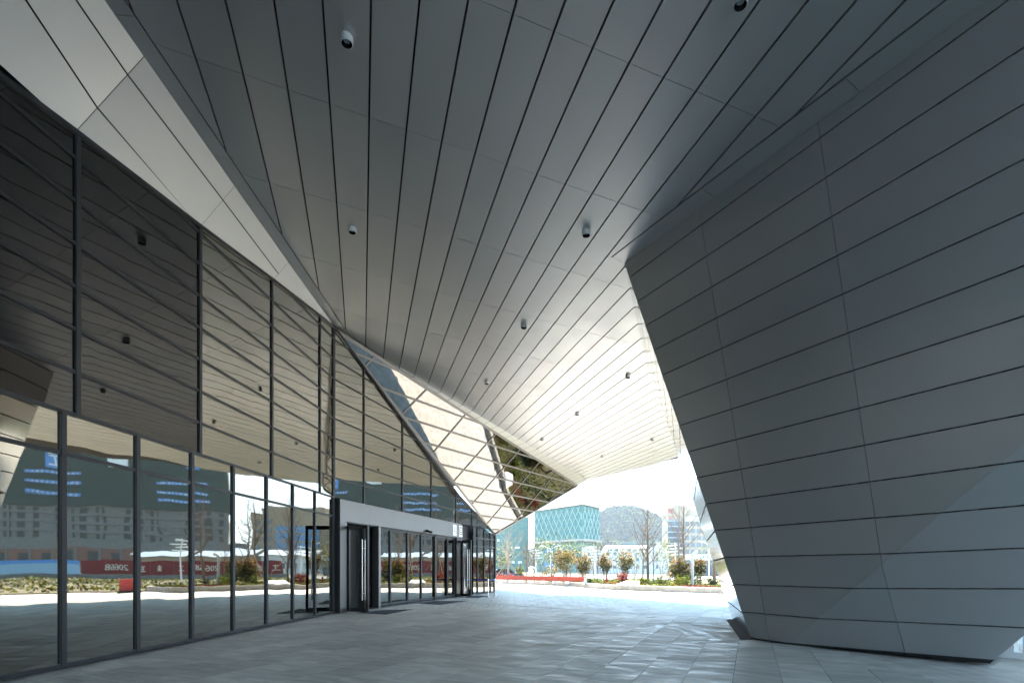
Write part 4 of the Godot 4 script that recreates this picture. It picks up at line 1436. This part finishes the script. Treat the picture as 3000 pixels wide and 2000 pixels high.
func build_beige_tower():
	var a := gpt(1957, 225)
	var m := gpt(2000, 225)
	var b := gpt(2110, 232)
	var t := thing("beige_tower", "beige office tower with blue glass flank and red rooftop characters", "building", m)
	var pa := wall_place(a, m)
	var wa := (m - a).length()
	var st := new_st()
	slab_on(st, pa, rect(0, 0, wa, 26.6), 0.0, 9.0)
	put("sign_wall", st, M.beige, t)
	var gs := new_st()
	slab_on(gs, pa, rect(0, 0, wa - 0.1, 21.8), 0.15, 0.1)
	var gl := put("glass_flank", gs, M.far_glass, t)
	for k in 9:
		var fs := new_st()
		slab_on(fs, pa, rect(0, 2.35 * (k + 1), wa - 0.1, 2.35 * (k + 1) + 0.4), 0.22, 0.1)
		put("floor_band", fs, M.far_band, gl)
	for i in 2:
		var cs := new_st()
		strokes(cs, func(x, y, d): return pa.call(x, y, d - 0.06), Vector2(0.2, 24.3 - 2.9 * i + 0.2), 2.0, CH_CHENG if i == 0 else CH_JI, 0.13)
		put("sign_character", cs, M.red_paint, t)
	var pb := wall_place(m, b)
	var wb := (b - m).length()
	var bs := new_st()
	slab_on(bs, pb, rect(0, 0, wb, 22.6), 0.0, 10.0)
	slab_on(bs, pb, rect(-3.5, 22.6, 3.5, 27.9), -1.0, 6.0)
	slab_on(bs, pb, rect(3.5, 22.6, 10.0, 26.5), -1.5, 6.0)
	put("wall", bs, M.beige, t)
	for f in 7:
		for k in 5:
			var ws := new_st()
			var x := 1.2 + 3.1 * k
			slab_on(ws, pb, rect(x, 1.6 + 2.95 * f, x + 2.2, 3.4 + 2.95 * f), 0.05, 0.1)
			put("window", ws, M.far_glass, t)
	var ss := new_st()
	slab_on(ss, pb, rect(0.3, 21.1, wb, 23.4), 0.35, 0.3)
	var board := put("sign_board", ss, M.sign_cream, t)
	var e := (b - m).normalized()
	text_on("HONESTY", M.white_paint, pb.call(4.6, 22.2, -0.42), e, 2.3, t)

func build_hill():
	var c := gpt(1815, 600)
	var st := new_st()
	var n := 28
	var R := 130.0
	var hf := func(x: float, z: float) -> float:
		var u := (x - c.x) / 46.0
		var v := (z - c.z) / 90.0
		var m := 61.0 * exp(-(u * u) * 0.75 - v * v * 0.6)
		m += 22.0 * exp(-pow((x - c.x - 50) / 34.0, 2) - v * v) + 20.0 * exp(-pow((x - c.x + 75) / 60.0, 2) - v * v)
		return m - 2.0
	for i in n:
		for j in n:
			var p := []
			for k in [[0, 0], [1, 0], [1, 1], [0, 1]]:
				var x: float = c.x - 170 + 340.0 * (i + k[0]) / n
				var z: float = c.z - 110 + 220.0 * (j + k[1]) / n
				p.append(Vector3(x, hf.call(x, z), z))
			face(st, p[0], p[1], p[2], p[3], Vector3(c.x, -400, c.z))
	setting(put("hill", st, M.far_green))
	# the wood on it reads as one mass
	var cs := new_st()
	for i in 4200:
		var x := c.x + rng.randf_range(-165, 165)
		var z := c.z + rng.randf_range(-20, 105)
		var s := rng.randf_range(2.8, 5.6)
		var p := Vector3(x, hf.call(x, z) + s * 0.35, z)
		var col := pick([Color(0.13, 0.20, 0.07), Color(0.19, 0.25, 0.08), Color(0.32, 0.34, 0.13), Color(0.09, 0.15, 0.07), Color(0.26, 0.29, 0.11)])
		# a rough crown of tilted leaf clumps
		for k in 16:
			var d := Vector3(rng.randfn(), absf(rng.randfn()) * 0.9 + 0.1, rng.randfn()).normalized()
			var q := p + d * s * rng.randf_range(0.5, 0.75)
			var e := (d + Vector3(rng.randfn(), rng.randfn(), rng.randfn()) * 0.5).normalized()
			var u := e.cross(Vector3(rng.randfn(), rng.randfn(), rng.randfn())).normalized()
			var v := e.cross(u)
			for w in [[0, 1, 2], [0, 2, 3]]:
				var vs := [q + u * s * 0.34, q + v * s * 0.3, q - u * s * 0.32, q - v * s * 0.34]
				for y in w:
					cs.set_color(col); cs.set_normal(e); cs.add_vertex(vs[y])
	var o := put("hill_wood", cs, M.leaf_far)
	tag(o, "hazy green wood covering the round hill", "forest")
	setting(o, "stuff")

# ---------- what the glass mirrors, off to the right behind the pillar ----------
func build_right_side():
	# half-built block
	var L := Vector3(118.5, 0, -178.0)
	var R := Vector3(178.0, 0, -136.0)
	var t := thing("concrete_block", "half built grey concrete block with green netted top and brick base", "building", L.lerp(R, 0.5))
	var pl := wall_place(R, L) if false else wall_place(L, R)
	var w := (R - L).length()
	var st := new_st()
	slab_on(st, pl, rect(0, 10.5, w, 22.2), 0.0, 14.0)
	put("concrete_wall", st, M.bare_concrete, t)
	var bs := new_st()
	slab_on(bs, pl, rect(-6, 0, w + 4, 7.6), 1.5, 14.0)
	put("brick_base", bs, M.brick, t)
	var ps := new_st()
	slab_on(ps, pl, rect(-6, 7.6, w + 4, 10.5), 1.2, 14.0)
	put("podium_wall", ps, M.bare_concrete, t)
	var ns := new_st()
	slab_on(ns, pl, rect(-0.8, 22.2, w + 1, 46), 1.2, 15.0)
	var net := put("safety_net", ns, M.net_deep, t)
	for k in 9:
		var es := new_st()
		slab_on(es, pl, rect(-0.8, 22.2 + 2.85 * k, w + 1, 22.5 + 2.85 * k), 1.3, 0.1)
		put("floor_edge", es, M.net_black, net)
	for f in 4:
		for k in 20:
			if k in [4, 9, 14]: continue
			var x := 1.4 + (w - 3.0) * k / 20.0
			var ws := new_st()
			var big: float = 2.0 if k % 3 else 1.3
			slab_on(ws, pl, rect(x, 11.2 + 2.85 * f, x + big, 13.0 + 2.85 * f), 0.06, 0.1)
			put("window_opening", ws, M.black, t)
		var es := new_st()
		slab_on(es, pl, rect(0, 10.5 + 2.85 * f - 0.18, w, 10.5 + 2.85 * f + 0.18), 0.5, 0.5)
		put("floor_edge", es, M.bare_concrete, t)
	for k in 12:
		var x := 0.5 + w * k / 12.0
		var cs := new_st()
		slab_on(cs, pl, rect(x, 10.5, x + 0.7, 22.2), 0.3, 0.3)
		put("column", cs, M.bare_concrete, t)
		var ds := new_st()
		slab_on(ds, pl, rect(x + 0.8, 0.8, x + 3.4, 6.4), 1.56, 0.1)
		put("window_opening", ds, M.black, t)
		var fs := new_st()
		slab_on(fs, pl, rect(x + 0.1, 0.2, x + 0.6, 7.6), 1.8, 0.3)
		put("column", fs, M.bare_concrete, t)
	for a in [[9.0, 37.0, CH_NAN], [30.0, 36.0, []], [47.0, 38.0, CH_WU], [47.0, 34.0, CH_GONG]]:
		var xs := new_st()
		slab_on(xs, pl, rect(a[0] - 0.7, a[1] - 0.7, a[0] + 4.6, a[1] + 4.4), 1.5, 0.1)
		put("banner", xs, M.banner_blue if a[2].size() else M.white_paint, t)
		if a[2].size():
			var cs := new_st()
			strokes(cs, func(x, y, d): return pl.call(x, y, d - 1.56), Vector2(a[0], a[1]), 3.8, a[2], 0.12)
			put("banner_character", cs, M.white_paint, t)
	for a in [[42.0, 31.5], [42.0, 28.3], [42.0, 25.0], [6.0, 31.0], [6.0, 27.5], [5.0, 24.8]]:
		var xs := new_st()
		slab_on(xs, pl, rect(a[0], a[1], a[0] + 15.0, a[1] + 0.9), 1.5, 0.1)
		put("banner", xs, M.banner_blue, t)
		var cs := new_st()
		for k in 12:
			strokes(cs, func(x, y, d): return pl.call(x, y, d - 1.56), Vector2(a[0] + 0.5 + 1.2 * k, a[1] + 0.12), 0.65, [CH_WU, CH_NAN, CH_JI, CH_GONG][k % 4], 0.14)
		put("banner_lettering", cs, M.white_paint, t)
	# tan building with blue glass
	var A := Vector3(76.0, 0, -176.0)
	var B := Vector3(104.0, 0, -170.0)
	var t2 := thing("tan_building", "tan curved office building with a blue glass middle", "building", A)
	var p2 := wall_place(A, B)
	var w2 := (B - A).length()
	var s2 := new_st()
	slab_on(s2, p2, rect(0, 0, w2, 20.5), 0.0, 12.0)
	slab_on(s2, p2, rect(3, 20.5, w2 - 3, 22.8), -1.0, 8.0)
	put("wall", s2, M.tan, t2)
	var g2 := new_st()
	slab_on(g2, p2, rect(5, 5.0, w2 - 9, 16.0), 0.4, 0.4)
	put("glass_bay", g2, M.blue_glass, t2)
	for k in 4:
		var f2 := new_st()
		slab_on(f2, p2, rect(5, 5.0 + 2.8 * k, w2 - 9, 5.5 + 2.8 * k), 0.5, 0.2)
		put("floor_band", f2, M.tan, t2)
	for f in 6:
		for k in 3:
			var ws := new_st()
			slab_on(ws, p2, rect(w2 - 7.6 + 2.4 * k, 2.0 + 2.9 * f, w2 - 6.2 + 2.4 * k, 3.6 + 2.9 * f), 0.05, 0.1)
			put("window", ws, M.far_glass, t2)
	# low sheds between them
	for k in 3:
		var a := Vector3(62.0 + 17.0 * k, 0, -138.0 + 3.0 * k)
		var b := a + Vector3(15.0, 0, 2.0)
		var sh := thing("shed", ["low grey shed with blue roof next to the tan building", "middle low grey shed with blue roof", "low grey shed with blue roof next to the concrete block"][k], "building", a)
		var sp := wall_place(a, b)
		var ss := new_st()
		slab_on(ss, sp, rect(0, 0, 15.0, 5.0), 0.0, 9.0)
		put("wall", ss, M.tan if k else M.pale_wall, sh)
		var rs := new_st()
		face(rs, sp.call(-0.4, 5.0, -0.5), sp.call(15.5, 5.0, -0.5), sp.call(15.5, 6.6, 5), sp.call(-0.4, 6.6, 5), sp.call(7, 0, 4))
		put("roof", rs, M.blue_roof, sh)
		for q in 4:
			var ws := new_st()
			slab_on(ws, sp, rect(1.0 + 3.5 * q, 1.6, 3.0 + 3.5 * q, 3.2), 0.05, 0.1)
			put("window", ws, M.far_glass, sh)
	# wall and hoarding along the building site
	var h0 := Vector3(30.0, 0, -78.0)
	var h1 := Vector3(90.0, 0, -56.0)
	var hd := (h1 - h0).normalized()
	var ln := (h1 - h0).length()
	var hp := wall_place(h0, h1)
	var hw := new_st()
	slab_on(hw, hp, rect(2, 0, ln, 0.65), 0.15, 0.4)
	tag(put("low_wall", hw, M.bare_concrete), "low grey block wall below the red and blue hoarding", "wall")
	var hr := thing("hoarding", "long dark red site hoarding printed with white phone number", "hoarding", h0)
	for k in 9:
		var ps2 := new_st()
		slab_on(ps2, hp, rect(3 + 3.0 * k + 0.02, 0.66, 3 + 3.0 * k + 2.98, 2.7), 0.0, 0.08)
		put("board", ps2, M.dark_red, hr)
	text_on("20668", M.cream_paint, hp.call(13.5, 1.65, -0.03), hd, 1.1, hr)
	text_on("20668", M.cream_paint, hp.call(25.5, 1.65, -0.03), hd, 1.1, hr)
	var lt := new_st()
	for k in 9:
		if k in [3, 4, 8]: continue
		strokes(lt, func(x, y, d): return hp.call(x, y, d - 0.04), Vector2(3.4 + 2.6 * k, 1.2), 0.85, [CH_GONG, CH_NAN, CH_WU, CH_JI, CH_CHENG][k % 5], 0.11)
	put("lettering", lt, M.cream_paint, hr)
	var hb := thing("hoarding", "pale blue and white site hoarding beyond the red one", "hoarding", hp.call(31.0, 0.0, 0.0))
	for k in 10:
		var ps2 := new_st()
		slab_on(ps2, hp, rect(30.2 + 3.0 * k + 0.02, 0.66, 30.2 + 3.0 * k + 2.98, 2.5), 0.0, 0.08)
		put("board", ps2, M.pale_blue, hb)
		var ps3 := new_st()
		slab_on(ps3, hp, rect(30.2 + 3.0 * k + 0.02, 2.2, 30.2 + 3.0 * k + 2.98, 2.7), 0.05, 0.04)
		put("top_strip", ps3, M.banner_blue, hb)
	# vacant lot with grass and rubble
	var lot := PackedVector2Array([Vector2(15.4, -36.0), Vector2(17.6, -29.5), Vector2(26, -18), Vector2(60, 10), Vector2(110, -30), Vector2(30, -78), Vector2(18, -62)])
	var ls := new_st()
	piece(ls, lot, func(x, z, d): return Vector3(x, 0.06 - d, z), 0.1)
	setting(put("vacant_lot", ls, M.rubble_soil))
	if Geometry2D.is_polygon_clockwise(lot): lot.reverse()
	var gs := new_st()
	for i in 30000:
		var p := Vector2(rng.randf_range(15, 95), rng.randf_range(-78, 0))
		if not Geometry2D.is_point_in_polygon(p, lot): continue
		var n := sin(p.x * 0.5 + p.y * 0.21) + sin(p.y * 0.6 - p.x * 0.17) + rng.randfn() * 0.5
		if n < -0.9: continue
		leaf_at(gs, Vector3(p.x, 0.08 + rng.randf() * 0.12, p.y), 0.28, pick([Color(0.12, 0.17, 0.03), Color(0.18, 0.21, 0.05), Color(0.24, 0.22, 0.08)]))
	var g := put("lot_grass", gs, M.leaf)
	tag(g, "patchy grass growing over the vacant lot", "grass")
	setting(g, "stuff")
	var rb := new_st()
	for i in 1200:
		var p := Vector2(rng.randf_range(16, 80), rng.randf_range(-70, -5))
		if not Geometry2D.is_point_in_polygon(p, lot): continue
		var s := rng.randf_range(0.03, 0.11)
		obox(rb, Vector3(p.x, 0.06 + s * 0.3, p.y), Vector3(s, rng.randfn() * 0.1 * s, rng.randfn() * 0.3 * s), Vector3(0, s * 0.6, 0), Vector3(rng.randfn() * 0.3 * s, 0, s * 0.8))
	var r := put("lot_rubble", rb, M.concrete)
	tag(r, "broken stones scattered over the vacant lot", "rubble")
	setting(r, "stuff")
	for k in 5:
		var p := Vector3(22.0 + 11.0 * k, 0.06, -50.0 + 7.0 * k)
		bare_tree("bare_tree", ["bare brown tree on the vacant lot nearest the planter", "bare brown tree on the lot, second from the planter", "bare brown tree in the middle of the vacant lot", "bare brown tree on the lot before the blue hoarding", "bare brown tree at the far end of the vacant lot"][k], p, 5.0, 2.2, 0.35, 16, 0.1, 0.09, "bare trees on the vacant lot", 0, 0.8)
	# red and black plastic barrier at the planter end
	var bp := Vector3(14.9, 0, -31.9)
	var bt := thing("plastic_barrier", "red plastic barrier with black foot at the planter corner", "barrier", bp)
	var b1 := new_st()
	obox(b1, bp + Vector3(0, 0.5, 0), Vector3(0.5, 0, 0.25), Vector3(0, 0.38, 0), Vector3(-0.08, 0, 0.16))
	put("panel", b1, M.red_paint, bt)
	var b2 := new_st()
	obox(b2, bp + Vector3(0, 0.06, 0), Vector3(0.55, 0, 0.28), Vector3(0, 0.06, 0), Vector3(-0.15, 0, 0.3))
	put("foot", b2, M.black, bt)

# ---------- paving ----------
const PU := Vector3(0.40625, 0, -0.91376)
const PV := Vector3(0.91376, 0, 0.40625)
func build_paving():
	var st := new_st()
	var poly := PackedVector2Array([Vector2(-41, 60), Vector2(60, 60), Vector2(60, 8), Vector2(26, -18.2), Vector2(17.6, -29.7), Vector2(15.3, -33.8)])
	for i in range(9, -1, -1):
		var q: Vector3 = [[1405, 1706.5], [1462, 1709.3], [1560, 1712.5], [1650, 1716.5], [1700, 1719.5], [1755, 1725], [1800, 1728], [1900, 1731.5], [2000, 1735], [2120, 1739]].map(func(e): return on_ground(e[0], e[1]))[i] + Vector3(0, 0, -0.1)
		poly.append(Vector2(q.x, q.z))
	poly.append(Vector2(-41, -60))
	piece(st, poly, func(x, z, d): return Vector3(x, -0.006 - d, z), 0.0)
	var pave := put("pavement", st, M.paving_sheet)
	setting(pave)
	# slabs laid one by one where they can be told apart
	var cells := []
	for i in range(-24, 30):
		for j in range(-6, 34):
			var v0 := -0.225 + 0.643 * i
			var u0 := 0.4 + 1.286 * j + (0.643 if i % 2 else 0.0)
			var c := PU * (u0 + 0.643) + PV * (v0 + 0.32)
			if c.z > -5.6: continue
			var px := CX + F * c.x / -c.z
			var py := HY + F * 1.6 / -c.z
			if px < -250 or px > 3250 or py > 2260: continue
			if c.x < wall_x(c.z) + 0.4: continue
			if (c - on_ground(2201, 1873)).dot(Vector3(0.886, 0, -0.463)) > -0.25 and c.z > -15.5: continue
			if c.x > 6.0 and c.z > -16: continue
			cells.append([-c.z, u0, v0])
	cells.sort_custom(func(a, b): return a[0] < b[0])
	cells = cells.slice(0, 300)
	var under := new_st()
	for c in cells:
		var g := 0.0035
		var s := new_st()
		var h := rng.randf_range(-0.0012, 0.0012)
		var tl := Vector2(rng.randfn(), rng.randfn()) * 0.0007
		var off := Vector2(rng.randf() * 30, rng.randf() * 30)
		var p := rect(c[1] + g + off.x, c[2] + g + off.y, c[1] + 1.286 - g + off.x, c[2] + 0.643 - g + off.y)
		piece(s, p, func(u, v, d): return PU * (u - off.x) + PV * (v - off.y) + Vector3(0, h - d + (u - off.x - c[1] - 0.64) * tl.x + (v - off.y - c[2] - 0.32) * tl.y, 0), 0.006)
		put("paving_slab", s, M.slab_set[rng.randi() % M.slab_set.size()], pave)
		piece(under, rect(c[1], c[2], c[1] + 1.286, c[2] + 0.643), func(u, v, d): return PU * u + PV * v + Vector3(0, -0.0045, 0), 0.0)
	var mj := put("joint_mortar", under, M.mortar, pave)
	# pale drain strip across the paving
	var d := new_st()
	var a := on_ground(1340, 1763)
	var b := on_ground(2150, 1813)
	var n := (b - a).cross(Vector3.UP).normalized() * 0.13
	quad(d, a - n + Vector3(0, 0.005, 0), b - n + Vector3(0, 0.005, 0), b + n + Vector3(0, 0.005, 0), a + n + Vector3(0, 0.005, 0), Vector3.UP)
	put("drain_strip", d, M.pale_stone, pave)
	# dark stone strip at the foot of the pillar flank
	var gs := new_st()
	var gq := [on_ground(2128, 1815), on_ground(2149, 1812), on_ground(2203, 1874), on_ground(2170, 1875)]
	quad(gs, gq[0] + Vector3(0, 0.005, 0), gq[1] + Vector3(0, 0.005, 0), gq[2] + Vector3(0, 0.005, 0), gq[3] + Vector3(0, 0.005, 0), Vector3.UP)
	put("gravel_strip", gs, M.gravel, pave)
	# road beyond the planter
	var r := new_st()
	quad(r, Vector3(-120, -0.02, -63), Vector3(60, -0.02, -63), Vector3(40, -0.02, -100), Vector3(-120, -0.02, -100), Vector3.UP)
	setting(put("road", r, M.road))
func wall_x(z: float) -> float:
	for i in 3:
		var a: Vector3 = wall_corner[i]
		var b: Vector3 = wall_corner[i + 1]
		if z <= a.z and z > b.z: return lerpf(a.x, b.x, (z - a.z) / (b.z - a.z))
	return -1.0
# ---------- fittings ----------
func build_downlights():
	var at := [[1016, 108], [1032, 668], [1718, 676], [1535, 951], [1426, 1117], [1840, 1098], [1691, 1209], [1588, 1284], [1765, 1334], [1912, 1284], [2170, -8]]
	var said := ["big white downlight nearest the bright soffit band, far from the mirror", "white downlight in line with the hall entrance, by the soffit band", "white downlight close to the top corner of the pillar", "white downlight in the middle of the ceiling, between pillar and mirror", "white downlight just above the slanted mirror glazing", "white downlight beside the upper pillar flank", "white downlight midway in the bright far ceiling", "white downlight next to the bright strip over the mirror", "white downlight near the far eave of the canopy", "white downlight close to the pillar near the far eave", "white downlight beside the pillar top, half hidden"]
	for i in at.size():
		var p := on_plane(at[i][0], at[i][1], ceil_plane)
		var t := thing("ceiling_downlight", said[i], "downlight", p, "ceiling downlights")
		var s := new_st()
		var dn := Vector3(0, -1, 0)
		tube(s, p + Vector3(0, 0.01, 0), p + dn * 0.105, 0.095, 0.095, 20, false)
		tube(s, p + dn * 0.105, p + dn * 0.112, 0.095, 0.083, 20, false)
		put("housing", s, M.lamp_white, t)
		var b := new_st()
		tube(b, p + dn * 0.112, p + dn * 0.06, 0.083, 0.05, 20, false)
		put("reflector", b, M.black_gloss, t)
		var l := new_st()
		tube(l, p + dn * 0.058, p + dn * 0.064, 0.05, 0.05, 14)
		put("lens", l, M.lens, t)
func build_stanchions():
	var ps := [on_ground(1360, 1748), on_ground(1387, 1742), on_ground(1430, 1748.5), on_ground(1450, 1745.5)]
	var said := ["steel belt post nearest the black door", "steel belt post behind the blue belt, close to the glass", "steel belt post in the middle of the blue belt barrier", "steel belt post at the glass corner of the hall"]
	for i in 4:
		var p: Vector3 = ps[i]
		var t := thing("belt_post", said[i], "belt post", p, "belt barrier posts")
		var b := new_st()
		tube(b, p + Vector3(0, 0.008, 0), p + Vector3(0, 0.03, 0), 0.17, 0.16, 18)
		put("base", b, M.chrome, t)
		var c := new_st()
		tube(c, p + Vector3(0, 0.03, 0), p + Vector3(0, 0.92, 0), 0.033, 0.033, 10)
		put("pole", c, M.chrome, t)
		var h := new_st()
		tube(h, p + Vector3(0, 0.92, 0), p + Vector3(0, 0.99, 0), 0.04, 0.04, 10)
		put("belt_head", h, M.chrome, t)
		if i < 3:
			var q: Vector3 = ps[[2, 3, 3][i]]
			var s := new_st()
			var d := (q - p).normalized()
			bar(s, p + d * 0.05 + Vector3(0, 0.93, 0), q - d * 0.05 + Vector3(0, 0.93, 0), Vector3.UP, 0.06, 0.006)
			put("belt", s, M.belt_blue, t)
func build_small():
	# door mats
	var mats := [[[[1046, 1795], [1120, 1788], [1209, 1785], [1131, 1800]], "dark blue mat in front of the open door"], [[[1219, 1766.5], [1262, 1760.5], [1368, 1760.5], [1290, 1771]], "dark blue mat before the glass between the doors"], [[[1356, 1749.5], [1392, 1744], [1428, 1745.5], [1400, 1751]], "dark blue mat under the belt posts"]]
	for m in mats:
		var st := new_st()
		var f := []
		for p in m[0]: f.append(on_ground(p[0], p[1]))
		prism(st, f, 0.004, 0.016)
		tag(put("door_mat", st, M.mat_blue), m[1], "mat", "entrance mats")
	# round lights let into the paving
	for a in [[1895, 1855, 0.16, "round flush ground light among the paving slabs"], [1905, 1807, 0.13, "round flush ground light close to the pale drain strip"]]:
		var p := on_ground(a[0], a[1])
		var t := thing("ground_light", a[3], "ground light", p, "flush ground lights")
		var s := new_st()
		tube(s, p + Vector3(0, 0.002, 0), p + Vector3(0, 0.012, 0), a[2], a[2] - 0.01, 24)
		put("ring", s, M.chrome, t)
		var g := new_st()
		tube(g, p + Vector3(0, 0.012, 0), p + Vector3(0, 0.015, 0), a[2] - 0.035, a[2] - 0.035, 24)
		put("lens", g, M.white_paint, t)
	# camera and notices on the steel fascia
	var pl := seg_place(1, 0.17)
	var s0 := seg_px(1, 1239).x
	var cp: Vector3 = pl.call(s0, 3.35, 0.0)
	var n := seg_n(1)
	var ct := thing("security_camera", "small black security camera on the steel entrance fascia", "camera", cp)
	var cs := new_st()
	obox(cs, cp + n * 0.05, seg_dir(1) * 0.04, Vector3(0, 0.06, 0), n * 0.05)
	put("bracket", cs, M.black_gloss, ct)
	var c2 := new_st()
	tube(c2, cp + n * 0.08 + Vector3(0, -0.02, 0), cp + n * 0.3 + Vector3(0, -0.07, 0), 0.055, 0.055, 10)
	put("body", c2, M.black_gloss, ct)
	var k := 0
	for px in [1347.0, 1370.0]:
		var x := seg_px(1, px).x
		x = minf(x, (wall_corner[2] - wall_corner[1] as Vector3).length() + (0.35 if k else -0.5))
		var nt := thing("notice_sign", ["white notice with a dark diagonal drawing on the steel fascia", "white notice with a dark framed picture at the fascia end"][k], "sign", pl.call(x, 3.62, 0.0), "notices on the fascia")
		var b := new_st()
		slab_on(b, pl, rect(x - 0.24, 3.32, x + 0.24, 3.92), 0.012, 0.012)
		put("board", b, M.white_paint, nt)
		var pr := new_st()
		var pp := func(u, v, d): return pl.call(u, v, d - 0.015)
		if k == 0:
			strokes(pr, pp, Vector2(x - 0.2, 3.4), 0.42, [[0.1, 0.9, 0.9, 0.15], [0.15, 0.4, 0.5, 0.45], [0.55, 0.7, 0.85, 0.8]], 0.07)
		else:
			strokes(pr, pp, Vector2(x - 0.2, 3.4), 0.42, [[0.1, 1, 0.9, 1], [0.1, 0.1, 0.9, 0.1], [0.1, 0.1, 0.1, 1], [0.9, 0.1, 0.9, 1], [0.3, 0.4, 0.7, 0.4], [0.4, 0.7, 0.6, 0.7]], 0.12)
		put("print", pr, M.far_dark, nt)
		k += 1
	# made-up white balustrade standing for a building mirrored beyond the pillar's corner
	var ba := on_ground(2930, 1925)
	var bb := on_ground(3120, 1948)
	var bt := thing("standin_balustrade", "made-up low white balustrade in place of a mirrored building beyond the pillar corner", "balustrade", ba)
	var bp := wall_place(ba, bb)
	var w := (bb - ba).length()
	var bs := new_st()
	slab_on(bs, bp, rect(-0.4, 0, w, 0.12), 0.0, 0.2)
	slab_on(bs, bp, rect(-0.4, 0.42, w, 0.52), 0.02, 0.24)
	put("rail", bs, M.white_paint, bt)
	for i in 7:
		var s := new_st()
		slab_on(s, bp, rect(-0.4 + 0.24 * i, 0.12, -0.28 + 0.24 * i, 0.42), 0.0, 0.16)
		put("baluster", s, M.white_paint, bt)

func _ready():
	rng.seed = 7
	# camera: level, with the lens shifted upwards as in the photograph
	var cam := Camera3D.new()
	cam.name = "camera"
	add_child(cam)
	cam.position = EYE
	cam.projection = Camera3D.PROJECTION_FRUSTUM
	cam.near = 0.1
	cam.far = 4000.0
	cam.size = 0.1 * 2000.0 / F
	cam.frustum_offset = Vector2(0, 0.1 * (HY - 1000.0) / F)
	cam.current = true
	# sky
	var sky_mat := ProceduralSkyMaterial.new()
	sky_mat.sky_top_color = Color(0.41, 0.61, 0.76)
	sky_mat.sky_horizon_color = Color(0.85, 0.90, 0.93)
	sky_mat.sky_curve = 0.16
	sky_mat.ground_bottom_color = Color(0.35, 0.35, 0.34)
	sky_mat.ground_horizon_color = Color(0.8, 0.85, 0.88)
	sky_mat.sun_angle_max = 25.0
	var sky := Sky.new()
	sky.sky_material = sky_mat
	var env := Environment.new()
	env.background_mode = Environment.BG_SKY
	env.sky = sky
	env.background_energy_multiplier = 0.86
	env.tonemap_mode = Environment.TONE_MAPPER_LINEAR
	env.tonemap_exposure = 11.8
	env.fog_enabled = true
	env.fog_density = 0.0003
	env.fog_light_color = Color(0.88, 0.94, 0.97)
	env.sdfgi_enabled = true
	env.ssao_enabled = true
	env.ssil_enabled = true
	var we := WorldEnvironment.new()
	we.name = "world_environment"
	we.environment = env
	add_child(we)
	# the sun stands high beyond the hall, a little to the right
	var sun := DirectionalLight3D.new()
	sun.name = "sun"
	add_child(sun)
	sun.look_at_from_position(Vector3.ZERO, Vector3(-1.2, -7.8, 6.5), Vector3.UP)
	sun.light_energy = 1.15
	sun.light_color = Color(1.0, 0.955, 0.89)
	sun.light_angular_distance = 0.5
	sun.shadow_enabled = true
	make_materials()
	build_ground()
	build_hall()
	build_paving()
	build_hill()
	build_planter()
	build_netted_block()
	build_low_house()
	build_beige_tower()
	build_right_side()
	build_plants()
	build_garden_things()
	build_downlights()
	build_stanchions()
	build_small()
